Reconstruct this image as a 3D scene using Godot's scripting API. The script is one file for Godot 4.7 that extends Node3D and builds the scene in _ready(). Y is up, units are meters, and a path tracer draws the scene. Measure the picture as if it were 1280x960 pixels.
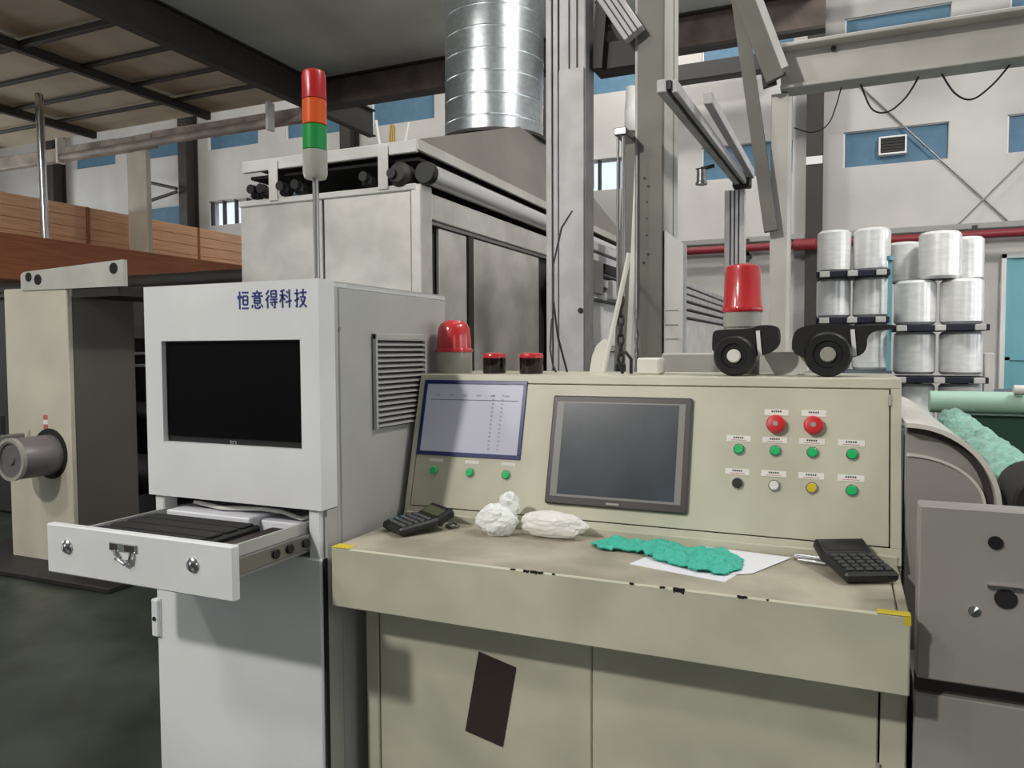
extends Node3D
# A factory operator station: PC cabinet, cream control desk, drying oven and steel frames in a large hall.

class Shape:
	var v := PackedVector3Array()
	var n := PackedVector3Array()
	var xf := Transform3D()
	func tri(a: Vector3, b: Vector3, c: Vector3, na = null, nb = null, nc = null) -> void:
		if na == null:
			na = (b - a).cross(c - a).normalized(); nb = na; nc = na
		for p in [[a, na], [c, nc], [b, nb]]:
			v.append(xf * p[0]); n.append((xf.basis * p[1]).normalized())
	func quad(a: Vector3, b: Vector3, c: Vector3, d: Vector3) -> void:
		tri(a, b, c); tri(a, c, d)
	func quadn(p: Array, m: Array) -> void:
		tri(p[0], p[1], p[2], m[0], m[1], m[2]); tri(p[0], p[2], p[3], m[0], m[2], m[3])
	func box(c: Vector3, s: Vector3, b := 0.0) -> Shape:
		var h := s / 2
		b = minf(b, minf(h.x, minf(h.y, h.z)) * 0.9)
		if b <= 0.0:
			var q := []
			for i in 8: q.append(c + Vector3(h.x if i & 1 else -h.x, h.y if i & 2 else -h.y, h.z if i & 4 else -h.z))
			hexa(q)
			return self
		# chamfered: per corner three points
		var P := {}
		for i in 8:
			var g := Vector3(1 if i & 1 else -1, 1 if i & 2 else -1, 1 if i & 4 else -1)
			for ax in 3:
				var p := Vector3(h.x - b, h.y - b, h.z - b)
				p[ax] = h[ax]
				P[[i, ax]] = c + p * g
		for ax in 3:
			var u := 1 << ((ax + 1) % 3)
			var w := 1 << ((ax + 2) % 3)
			for s_ in 2:
				var i := (1 << ax) if s_ else 0
				if s_: quad(P[[i, ax]], P[[i | u, ax]], P[[i | u | w, ax]], P[[i | w, ax]])
				else: quad(P[[i, ax]], P[[i | w, ax]], P[[i | u | w, ax]], P[[i | u, ax]])
			# edges along ax
			var a1 := (ax + 1) % 3
			var a2 := (ax + 2) % 3
			for k in 4:
				var i0 := (u if k & 1 else 0) | (w if k & 2 else 0)
				var i1 := i0 | (1 << ax)
				var f := (k == 0 or k == 3)
				if f: quad(P[[i0, a1]], P[[i0, a2]], P[[i1, a2]], P[[i1, a1]]) if k == 3 else quad(P[[i0, a1]], P[[i0, a2]], P[[i1, a2]], P[[i1, a1]])
				else: quad(P[[i0, a1]], P[[i1, a1]], P[[i1, a2]], P[[i0, a2]])
		for i in 8:
			var par := (i & 1) + ((i >> 1) & 1) + ((i >> 2) & 1)
			if par & 1: tri(P[[i, 0]], P[[i, 1]], P[[i, 2]])
			else: tri(P[[i, 0]], P[[i, 2]], P[[i, 1]])
		return self
	func bb(x0: float, x1: float, y0: float, y1: float, z0: float, z1: float, b := 0.0) -> Shape:
		return box(Vector3(x0 + x1, y0 + y1, z0 + z1) / 2, Vector3(absf(x1 - x0), absf(y1 - y0), absf(z1 - z0)), b)
	func hexa(q: Array) -> Shape:  # corners numbered x + 2y + 4z
		quad(q[4], q[5], q[7], q[6]); quad(q[1], q[0], q[2], q[3])
		quad(q[5], q[1], q[3], q[7]); quad(q[0], q[4], q[6], q[2])
		quad(q[6], q[7], q[3], q[2]); quad(q[0], q[1], q[5], q[4])
		return self
	func bar(a: Vector3, b: Vector3, w: float, d: float, up := Vector3(0, 0, 1), bev := 0.0) -> Shape:  # a box from a to b, w across, d along up
		var old := xf
		var y := (b - a).normalized()
		var x := y.cross(up).normalized()
		var z := x.cross(y)
		xf = old * Transform3D(Basis(x, y, z), (a + b) / 2)
		box(Vector3.ZERO, Vector3(w, a.distance_to(b), d), bev)
		xf = old
		return self
	func lathe(o: Vector3, axis: Vector3, prof: Array, seg := 28) -> Shape:  # prof: [radius, height], a null breaks the shading
		var y := axis.normalized()
		var x := y.cross(Vector3(0, 0, 1) if absf(y.z) < 0.9 else Vector3(1, 0, 0)).normalized()
		var z := x.cross(y)
		for k in prof.size() - 1:
			var p = prof[k]
			var q = prof[k + 1]
			var d := Vector2(q[0] - p[0], q[1] - p[1]).normalized()
			var m0 := Vector2(d.y, -d.x)
			var m1 := m0
			if k > 0:
				var e := Vector2(p[0] - prof[k - 1][0], p[1] - prof[k - 1][1]).normalized()
				var me := Vector2(e.y, -e.x)
				if me.dot(m0) > 0.75: m0 = (m0 + me).normalized()
			if k + 2 < prof.size():
				var e2 := Vector2(prof[k + 2][0] - q[0], prof[k + 2][1] - q[1]).normalized()
				var me2 := Vector2(e2.y, -e2.x)
				var mm := Vector2(d.y, -d.x)
				if me2.dot(mm) > 0.75: m1 = (mm + me2).normalized()
			for i in seg:
				var a0 := TAU * i / seg
				var a1 := TAU * (i + 1) / seg
				var r0 := x * cos(a0) + z * sin(a0)
				var r1 := x * cos(a1) + z * sin(a1)
				var pts := [o + r0 * p[0] + y * p[1], o + r0 * q[0] + y * q[1], o + r1 * q[0] + y * q[1], o + r1 * p[0] + y * p[1]]
				var ns := [r0 * m0.x + y * m0.y, r0 * m1.x + y * m1.y, r1 * m1.x + y * m1.y, r1 * m0.x + y * m0.y]
				if q[0] > 1e-6: tri(pts[0], pts[1], pts[2], ns[0], ns[1], ns[2])
				if p[0] > 1e-6: tri(pts[0], pts[2], pts[3], ns[0], ns[2], ns[3])
		return self
	func cyl(a: Vector3, b: Vector3, r: float, bev := 0.0, seg := 28) -> Shape:
		var h := a.distance_to(b)
		if bev > 0.0: return lathe(a, b - a, [[0, 0], [r - bev, 0], [r, bev], [r, h - bev], [r - bev, h], [0, h]], seg)
		return lathe(a, b - a, [[0, 0], [r, 0], [r, h], [0, h]], seg)
	func ring(a: Vector3, b: Vector3, r: float, inner: float, seg := 28) -> Shape:
		var h := a.distance_to(b)
		return lathe(a, b - a, [[inner, h], [inner, 0], [r, 0], [r, h], [inner, h]], seg)
	func tube(path: Array, r: float, seg := 8) -> Shape:
		var frames := []
		for i in path.size():
			var d: Vector3 = (path[mini(i + 1, path.size() - 1)] - path[maxi(i - 1, 0)]).normalized()
			var x := d.cross(Vector3(0.13, 0.2, 0.97)).normalized()
			frames.append([path[i], x, d.cross(x)])
		for i in path.size() - 1:
			for k in seg:
				var a0 := TAU * k / seg
				var a1 := TAU * (k + 1) / seg
				var f = frames[i]
				var g = frames[i + 1]
				var n00: Vector3 = f[1] * cos(a0) + f[2] * sin(a0)
				var n01: Vector3 = f[1] * cos(a1) + f[2] * sin(a1)
				var n10: Vector3 = g[1] * cos(a0) + g[2] * sin(a0)
				var n11: Vector3 = g[1] * cos(a1) + g[2] * sin(a1)
				quadn([f[0] + n00 * r, f[0] + n01 * r, g[0] + n11 * r, g[0] + n10 * r], [n00, n01, n11, n10])
		for e in [0, path.size() - 1]:
			var f = frames[e]
			for k in seg:
				var a0 := TAU * k / seg
				var a1 := TAU * (k + 1) / seg
				var p0: Vector3 = f[0] + (f[1] * cos(a0) + f[2] * sin(a0)) * r
				var p1: Vector3 = f[0] + (f[1] * cos(a1) + f[2] * sin(a1)) * r
				if e: tri(f[0], p0, p1)
				else: tri(f[0], p1, p0)
		return self
	func prism(poly: PackedVector2Array, z0: float, z1: float) -> Shape:  # an outline in x, y run out along z
		if not Geometry2D.is_polygon_clockwise(poly) == false: poly.reverse()
		var ids := Geometry2D.triangulate_polygon(poly)
		for k in range(0, ids.size(), 3):
			var a := poly[ids[k]]
			var b := poly[ids[k + 1]]
			var c := poly[ids[k + 2]]
			if (b - a).cross(c - a) < 0:
				var t := b
				b = c; c = t
			tri(Vector3(a.x, a.y, z1), Vector3(b.x, b.y, z1), Vector3(c.x, c.y, z1))
			tri(Vector3(a.x, a.y, z0), Vector3(c.x, c.y, z0), Vector3(b.x, b.y, z0))
		var area := 0.0
		for k in poly.size(): area += poly[k].cross(poly[(k + 1) % poly.size()])
		for k in poly.size():
			var a := poly[k]
			var b := poly[(k + 1) % poly.size()]
			if area < 0:
				var t := a
				a = b; b = t
			quad(Vector3(a.x, a.y, z0), Vector3(b.x, b.y, z0), Vector3(b.x, b.y, z1), Vector3(a.x, a.y, z1))
		return self
	func blob(c: Vector3, r: Vector3, noise: FastNoiseLite, amp: float, seg := 32) -> Shape:  # a crumpled lump
		var rows := []
		for j in seg / 2 + 1:
			var row := []
			for i in seg + 1:
				var t := PI * j / (seg / 2)
				var p := TAU * (i % seg) / seg
				var d := Vector3(sin(t) * cos(p), cos(t), sin(t) * sin(p))
				var q := d * (1.0 + amp * noise.get_noise_3dv(d * 60.0 + c * 400.0)) * r
				q.y = maxf(q.y, -r.y * 0.8)
				row.append(c + q)
			rows.append(row)
		for j in seg / 2:
			for i in seg:
				tri(rows[j][i], rows[j + 1][i + 1], rows[j + 1][i])
				tri(rows[j][i], rows[j][i + 1], rows[j + 1][i + 1])
		return self
	func mesh(offset: Vector3, m: Material) -> ArrayMesh:
		var vv := v.duplicate()
		for i in vv.size(): vv[i] -= offset
		var a := []
		a.resize(Mesh.ARRAY_MAX)
		a[Mesh.ARRAY_VERTEX] = vv
		a[Mesh.ARRAY_NORMAL] = n
		var am := ArrayMesh.new()
		am.add_surface_from_arrays(Mesh.PRIMITIVE_TRIANGLES, a)
		am.surface_set_material(0, m)
		return am

var M := {}
var used := {}
var base_of := {}

func S() -> Shape: return Shape.new()

const GROUPS := {
	"film_roll": "wrapped film rolls stacked by the back wall", "stack_board": "separator boards in the film roll stacks", "roll_stand": "stands under the film roll stacks",
	"calculator": "calculators on the control desk", "tape_dispenser": "black tape tools on the desk top", "warning_beacon": "red beacons on the desk top",
	"indicator_cap": "small indicator caps on the desk top", "hanging_cable": "cables drooping below the pale beam", "steel_column": "steel columns",
	"paper_sheet": "paper sheets on the control desk", "brace_rod": "brace rods on the back wall", "wall_ventilator": "ventilators in the back wall windows",
	"unseen_lamp": "unseen lamps placed to light the hall", "black_cable": "black cables on the desk top", "wall_conduit": "thin pipes behind the cream post", "aluminium_post": "aluminium profile posts"}

func numbered(called: String) -> String:
	used[called] = used.get(called, -1) + 1
	return called if used[called] == 0 else "%s_%03d" % [called, used[called]]

func thing(called: String, label: String, category: String, at: Vector3, group := "") -> Node3D:
	var o := Node3D.new()
	o.name = numbered(called)
	o.position = at
	add_child(o, true)
	o.set_meta("label", label); o.set_meta("category", category)
	if group or GROUPS.has(called): o.set_meta("group", group if group else GROUPS[called])
	base_of[o] = at
	return o

func part(parent: Node3D, called: String, s: Shape, m: Material, label := "") -> MeshInstance3D:
	var o := MeshInstance3D.new()
	o.mesh = s.mesh(base_of[parent], m)
	o.name = called
	parent.add_child(o, true)
	base_of[o] = base_of[parent]
	if label: o.set_meta("label", label)
	return o

func single(called: String, s: Shape, m: Material, label: String, category: String, at: Vector3, group := "") -> MeshInstance3D:
	var o := MeshInstance3D.new()
	o.mesh = s.mesh(at, m)
	o.name = numbered(called)
	o.position = at
	add_child(o, true)
	base_of[o] = at
	o.set_meta("label", label); o.set_meta("category", category)
	if group or GROUPS.has(called): o.set_meta("group", group if group else GROUPS[called])
	return o

func struct(called: String, s: Shape, m: Material, label: String, category: String) -> MeshInstance3D:
	var o := single(called, s, m, label, category, Vector3.ZERO)
	o.name = called
	o.set_meta("kind", "structure")
	return o

func noise_tex(freq: float, lo: float, hi: float, seed_: int, octaves := 4, size := 512, normal := false) -> NoiseTexture2D:
	var f := FastNoiseLite.new()
	f.seed = seed_
	f.noise_type = FastNoiseLite.TYPE_SIMPLEX
	f.frequency = freq
	f.fractal_octaves = octaves
	var t := NoiseTexture2D.new()
	t.width = size; t.height = size
	t.seamless = true
	t.noise = f
	if normal:
		t.as_normal_map = true
		t.bump_strength = lo
	else:
		var g := Gradient.new()
		g.set_color(0, Color(lo, lo, lo)); g.set_color(1, Color(hi, hi, hi))
		g.set_offset(0, 0.2); g.set_offset(1, 0.8)
		t.color_ramp = g
	return t

func mat(key: String, c: Color, rough: float, metal := 0.0, tex: Texture2D = null, scale := Vector3.ONE) -> StandardMaterial3D:
	var m := StandardMaterial3D.new()
	m.albedo_color = c
	m.roughness = rough
	m.metallic = metal
	if tex:
		m.albedo_texture = tex
		m.uv1_triplanar = true
		m.uv1_world_triplanar = true
		m.uv1_scale = scale
	m.resource_name = key
	M[key] = m
	return m

func c8(r: float, g: float, b: float) -> Color: return Color(r / 255.0, g / 255.0, b / 255.0)

func lamp(at: Vector3, energy: float, size: float, towards: Vector3, col: Color, label: String) -> void:  # unseen lamp, out of view, placed to light part of the hall
	var t := thing("unseen_lamp", label, "lamp", at)
	var d := (towards - at).normalized()
	part(t, "housing", S().lathe(at - d * 0.02, -d, [[0, 0], [size * 0.55, 0], [size * 0.62, 0.03], [size * 0.4, 0.16], [0.09, 0.2], [0.09, 0.34], [0, 0.34]]), M.dark_steel)
	part(t, "lamp_lens", S().lathe(at - d * 0.018, d, [[size * 0.5, 0], [size * 0.5, 0.01], [0, 0.012]]), M.lamp_glow)
	part(t, "bracket", S().cyl(at - d * 0.3, at - d * 0.3 + Vector3(0, 0.8, 0), 0.02), M.dark_steel)
	var l := AreaLight3D.new()
	l.name = "unseen_lamp_light"
	l.area_size = Vector2(size, size) * 0.88
	l.light_energy = energy
	l.light_color = col
	l.area_range = 60.0
	l.shadow_enabled = true
	var o := at + d * 0.03
	l.look_at_from_position(o, towards, Vector3(0.1, 1, 0.2))
	add_child(l, true)

func _ready() -> void:
	# ---- camera, sky, exposure ----
	var cam := Camera3D.new()
	cam.name = "camera"
	cam.fov = rad_to_deg(2.0 * atan(480.0 / 950.0))
	cam.position = Vector3(0, 1.4, 0)
	cam.rotation_order = EULER_ORDER_YXZ
	cam.rotation = Vector3(deg_to_rad(-2.591), deg_to_rad(23.561), deg_to_rad(-0.282))
	cam.near = 0.05; cam.far = 100.0
	add_child(cam)
	cam.make_current()
	var we := WorldEnvironment.new()
	we.name = "environment"
	var env := Environment.new()
	env.background_mode = Environment.BG_SKY
	var sky := Sky.new()
	var sm := ProceduralSkyMaterial.new()
	sm.sky_top_color = Color(0.72, 0.78, 0.86); sm.sky_horizon_color = Color(0.9, 0.92, 0.94)
	sm.ground_bottom_color = Color(0.42, 0.42, 0.4); sm.ground_horizon_color = Color(0.8, 0.82, 0.82)
	sm.sky_energy_multiplier = 1.3
	sm.ground_energy_multiplier = 0.8
	sky.sky_material = sm
	env.sky = sky
	env.tonemap_mode = Environment.TONE_MAPPER_LINEAR
	env.tonemap_exposure = 1.0
	env.sdfgi_enabled = true
	env.ssao_enabled = true
	env.ssil_enabled = true
	we.environment = env
	add_child(we)
	materials()
	lights()
	setting()
	overhead()
	back_wall_things()
	rolls_of_film()
	oven()
	frames()
	left_machine()
	cabinet()
	console()
	console_top()
	desk_things()
	right_machine()

func lights() -> void:
	var w := Color(1.0, 0.985, 0.96)
	lamp(Vector3(-3.4, 5.4, 3.9), 28.0, 0.36, Vector3(-1.2, 0.9, -1.6), w, "unseen round lamp above and behind the operator")
	lamp(Vector3(-8.0, 7.6, -8.0), 4.5, 0.6, Vector3(-8.2, 4.0, -11.0), w, "unseen lamp placed to light the left wall bays")
	lamp(Vector3(3.4, 7.0, -3.2), 30.0, 0.9, Vector3(0.9, 2.2, -8.5), w, "unseen lamp placed to light the film roll stacks")
	lamp(Vector3(-2.6, 7.6, -8.6), 13.0, 0.6, Vector3(-2.8, 3.4, -11.0), w, "unseen lamp placed to light the wall behind the oven hood")
	lamp(Vector3(-5.2, 6.4, 2.6), 13.0, 0.6, Vector3(-6.4, 1.2, -4.0), w, "unseen lamp placed to light the machines on the left")
	unseen_roof_panel(Vector3(-0.9, 8.93, -3.0), Vector2(0.8, 7.0), 6.0, "over the drying oven side")
	unseen_roof_panel(Vector3(4.2, 8.93, -3.0), Vector2(1.6, 8.0), 13.0, "over the right aisle")
	unseen_roof_panel(Vector3(-10.5, 8.93, 5.0), Vector2(2.2, 6.0), 6.0, "over the left front bay")
	for k in 3:
		unseen_wall_panel(k, Vector3(8.96, 2.6, -8.0 + k * 4.2), Vector3(-1, 0, 0), Vector2(3.2, 2.6), 5.5, "right wall")
	for k in 2:
		unseen_wall_panel(k + 4, Vector3(-17.66, 2.6, -6.5 + k * 4.2), Vector3(1, 0, 0), Vector2(3.2, 2.6), 24.0, "left wall")
	for k in 3:
		unseen_wall_panel(k + 8, Vector3([-14.5, -9.5, 5.5][k], 2.8, 8.96), Vector3(0, 0, -1), Vector2(3.6, 2.6), 2.5, "front wall")

func unseen_roof_panel(at: Vector3, size: Vector2, energy: float, where: String) -> void:  # unseen glowing roof panel, placed for light and sheen from above
	var t := thing("unseen_roof_glow", "unseen glowing roof panel %s" % where, "unseen_roof_panel", at)
	t.set_meta("kind", "structure")
	part(t, "glow_pane", S().box(at + Vector3(0, 0.03, 0), Vector3(size.x, 0.02, size.y)), M.unseen_panel_glow)
	for e in [-1.0, 1.0]:
		part(t, "glow_frame", S().box(at + Vector3(size.x / 2 * e, 0.02, 0), Vector3(0.08, 0.1, size.y)), M.frame_white)
	var l := AreaLight3D.new()
	l.name = "roof_panel_light"
	l.area_size = size * 0.96
	l.light_energy = energy
	l.light_color = Color(0.98, 0.99, 1.0)
	l.area_range = 60.0
	l.shadow_enabled = true
	l.look_at_from_position(at, at + Vector3.DOWN, Vector3(0, 0, 1))
	add_child(l, true)

func unseen_wall_panel(n: int, at: Vector3, dir: Vector3, size: Vector2, energy: float, where: String) -> void:  # unseen glowing wall panel, placed to light undersides from the side
	var t := thing("window_%d" % (n + 101), "unseen glowing panel on the %s, placed to light the hall" % where, "window", at)
	t.set_meta("kind", "structure")
	var u := Vector3.UP.cross(dir).normalized()
	var s := S()
	s.bar(at - u * size.x / 2, at + u * size.x / 2, size.y, 0.02, dir)
	part(t, "glow_pane", s, M.unseen_panel_glow)
	var f := S()
	for e in [-1.0, 0.0, 1.0]:
		f.bar(at + u * size.x / 2 * e - Vector3.UP * size.y / 2, at + u * size.x / 2 * e + Vector3.UP * size.y / 2, 0.06, 0.06, dir)
	for e in [-1.0, 1.0]:
		f.bar(at + Vector3.UP * size.y / 2 * e - u * size.x / 2, at + Vector3.UP * size.y / 2 * e + u * size.x / 2, 0.06, 0.06, dir)
	part(t, "glow_frame", f, M.frame_white)
	var l := AreaLight3D.new()
	l.name = "wall_panel_light"
	l.area_size = size * 0.94
	l.light_energy = energy
	l.light_color = Color(0.97, 0.99, 1.0)
	l.area_range = 60.0
	l.shadow_enabled = true
	l.look_at_from_position(at + dir * 0.05, at + dir * 2.0, Vector3.UP)
	add_child(l, true)

func materials() -> void:
	var soft := noise_tex(0.004, 0.93, 1.0, 3)
	var grime := noise_tex(0.008, 0.8, 1.0, 11, 5)
	var fine := noise_tex(0.05, 0.9, 1.0, 5, 3)
	var streak := noise_tex(0.02, 0.88, 1.0, 21, 4)
	mat("wall", c8(206, 203, 200), 0.85, 0.0, soft, Vector3.ONE * 0.25)
	mat("ceiling", c8(200, 202, 198), 0.8, 0.0, soft, Vector3.ONE * 0.2)
	var fl := mat("floor", c8(60, 67, 58), 0.35, 0.0, grime, Vector3.ONE * 0.35)
	fl.roughness_texture = noise_tex(0.01, 0.6, 1.0, 8); fl.roughness = 0.5
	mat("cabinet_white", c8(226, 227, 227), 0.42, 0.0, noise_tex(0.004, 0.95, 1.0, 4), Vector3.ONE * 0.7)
	mat("cabinet_shaded", c8(182, 181, 177), 0.35, 0.0, noise_tex(0.004, 0.93, 1.0, 6), Vector3.ONE * 0.7)  # cabinet white darkened, side shade put into the colour
	mat("cream", c8(202, 199, 178), 0.42, 0.0, noise_tex(0.006, 0.92, 1.0, 7), Vector3.ONE * 0.8)
	mat("cream_desk", c8(182, 174, 156), 0.4, 0.0, noise_tex(0.008, 0.84, 1.0, 9), Vector3.ONE * 0.9)
	mat("cream_machine", c8(206, 200, 182), 0.5, 0.0, soft, Vector3.ONE * 0.5)
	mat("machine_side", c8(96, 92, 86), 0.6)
	mat("shaft_steel", c8(120, 114, 116), 0.4, 0.3)
	mat("grey_machine", c8(160, 155, 150), 0.4, 0.0, soft, Vector3.ONE * 0.8)
	mat("light_machine", c8(222, 216, 206), 0.3, 0.0, soft, Vector3.ONE * 0.8)
	mat("gap", c8(24, 22, 20), 0.8)
	mat("black", c8(20, 20, 21), 0.45)
	mat("matte_black", c8(26, 25, 25), 0.75)
	mat("screen_black", c8(9, 9, 10), 0.5).metallic_specular = 0.18
	mat("hmi_screen", c8(52, 62, 72), 0.3, 0.0, noise_tex(0.006, 0.75, 1.0, 14), Vector3.ONE * 1.5)
	mat("hmi_bezel", c8(62, 57, 56), 0.4)
	mat("hmi_frame", c8(128, 124, 122), 0.4)
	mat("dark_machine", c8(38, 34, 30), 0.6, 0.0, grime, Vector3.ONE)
	mat("dark_steel", c8(56, 51, 48), 0.6, 0.0, soft, Vector3.ONE)
	mat("brown_steel", c8(104, 90, 84), 0.65, 0.0, grime, Vector3.ONE * 0.6)
	mat("slab", c8(246, 247, 240), 0.85, 0.0, soft, Vector3.ONE * 0.3)
	mat("deck_panel", c8(212, 198, 174), 0.85, 0.0, soft, Vector3.ONE * 0.5)
	mat("deck_edge", c8(188, 172, 160), 0.6, 0.0, grime, Vector3.ONE * 0.5)
	mat("wood_light", c8(238, 190, 152), 0.6, 0.0, streak, Vector3(0.4, 4.0, 0.12))
	mat("wood_dark", c8(168, 102, 68), 0.55, 0.0, streak, Vector3(0.4, 3.0, 0.12))
	var st := mat("stainless", c8(222, 218, 212), 0.36, 0.45, noise_tex(0.005, 0.9, 1.0, 19, 5), Vector3.ONE * 0.8)
	st.roughness_texture = noise_tex(0.006, 0.8, 1.0, 17); st.roughness = 0.42
	mat("hood", c8(142, 136, 129), 0.5, 0.2, soft, Vector3.ONE * 0.5)
	mat("hood_lip", c8(220, 218, 214), 0.55, 0.0, soft, Vector3.ONE)
	mat("galvanised", c8(214, 220, 224), 0.3, 0.9, noise_tex(0.02, 0.9, 1.0, 23), Vector3.ONE * 1.4)
	mat("chrome", c8(210, 210, 212), 0.16, 1.0)
	mat("roller_steel", c8(225, 223, 222), 0.25, 0.45)
	mat("steel", c8(150, 148, 146), 0.35, 0.9)
	mat("aluminium", c8(200, 197, 198), 0.6, 0.2, noise_tex(0.01, 0.93, 1.0, 31), Vector3.ONE)
	mat("aluminium_groove_shade", c8(70, 66, 68), 0.6, 0.3)  # aluminium darkened to put shade into the grooves
	mat("post_grey", c8(118, 115, 107), 0.5, 0.1, soft, Vector3.ONE)
	mat("post_pale", c8(190, 188, 180), 0.5, 0.0, soft, Vector3.ONE)
	mat("steel_paint", c8(206, 202, 195), 0.45, 0.2, soft, Vector3.ONE)
	mat("blue_film", c8(84, 122, 148), 0.6, 0.0, noise_tex(0.01, 0.94, 1.0, 40), Vector3.ONE)
	mat("teal_door", c8(118, 178, 190), 0.6)
	mat("frame_white", c8(228, 228, 226), 0.5)
	mat("vent_dark", c8(48, 47, 46), 0.6)
	mat("fire_red", c8(132, 38, 48), 0.5)
	mat("tray_grey", c8(152, 152, 148), 0.5)
	var film := mat("film", c8(246, 246, 245), 0.25, 0.1, noise_tex(0.02, 0.94, 1.0, 44), Vector3(0.6, 2.0, 0.6))
	film.clearcoat_enabled = true; film.clearcoat = 0.8; film.clearcoat_roughness = 0.15
	mat("board_navy", c8(30, 32, 48), 0.6)
	mat("cardboard_white", c8(205, 203, 200), 0.7)
	var red := mat("red_lens", c8(190, 8, 18), 0.12)
	red.clearcoat_enabled = true
	red.subsurf_scatter_enabled = true; red.subsurf_scatter_strength = 0.1
	mat("red_plastic", c8(205, 36, 44), 0.35)
	mat("orange_lens", c8(214, 84, 20), 0.3)
	mat("green_lens", c8(8, 138, 62), 0.3)
	mat("tower_red", c8(176, 28, 34), 0.3)
	mat("dark_lens", c8(28, 18, 16), 0.12)
	mat("button_green", c8(16, 186, 102), 0.35)
	mat("button_black", c8(22, 20, 18), 0.4)
	mat("button_white", c8(226, 224, 218), 0.35)
	mat("button_yellow", c8(206, 184, 40), 0.35)
	mat("plastic_grey", c8(158, 156, 148), 0.4)
	mat("label_white", c8(232, 230, 222), 0.6)
	mat("ink", c8(60, 58, 60), 0.7)
	mat("ink_pale", c8(168, 168, 178), 0.7)
	mat("ink_red", c8(190, 100, 100), 0.7)
	mat("paper", c8(224, 224, 230), 0.7)
	mat("sleeve_sheet", c8(206, 206, 222), 0.18)
	mat("blue_frame", c8(36, 44, 104), 0.3)
	mat("lettering_blue", c8(42, 56, 128), 0.5)
	mat("brown_film", c8(52, 42, 40), 0.3)
	mat("yellow_tape", c8(206, 186, 52), 0.5)
	mat("teal_cloth", c8(70, 186, 164), 0.7, 0.0, fine, Vector3.ONE * 3.0)
	mat("teal_wrap", c8(150, 205, 190), 0.25, 0.0, fine, Vector3.ONE * 2.0)
	mat("pale_green", c8(172, 206, 186), 0.45)
	mat("deep_green", c8(42, 74, 58), 0.6)
	mat("blue_grey", c8(96, 104, 116), 0.6)
	mat("cotton", c8(226, 228, 224), 0.85)
	var bag := mat("clear_bag", Color(0.95, 0.94, 0.92, 0.8), 0.35)
	bag.transparency = BaseMaterial3D.TRANSPARENCY_ALPHA
	mat("lcd", c8(78, 82, 62), 0.3)
	mat("key_grey", c8(70, 70, 72), 0.5)
	mat("key_dark", c8(48, 48, 50), 0.5)
	mat("key_blue", c8(70, 104, 110), 0.5)
	mat("cable_black", c8(22, 22, 24), 0.5)
	mat("white_plastic", c8(224, 222, 214), 0.4)
	mat("brass", c8(150, 122, 70), 0.4, 0.6)
	var lg := mat("lamp_glow", Color(1, 1, 1), 0.5)
	lg.emission_enabled = true; lg.emission = Color(1, 0.98, 0.94); lg.emission_energy_multiplier = 2.0
	var wg := mat("unseen_panel_glow", Color(0.9, 0.9, 0.9), 0.6)  # glow of the unseen roof and wall panels
	wg.emission_enabled = true; wg.emission = Color(0.95, 0.98, 1.0); wg.emission_energy_multiplier = 0.9
	var gl := mat("glass", Color(0.9, 0.95, 0.97, 0.12), 0.05)
	gl.transparency = BaseMaterial3D.TRANSPARENCY_ALPHA

const WIN_X := [-14.68, -12.85, -11.02, -9.19, -7.36, -5.53, -3.70, -1.87, -0.04, 1.79, 3.62, 5.45]

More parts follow.
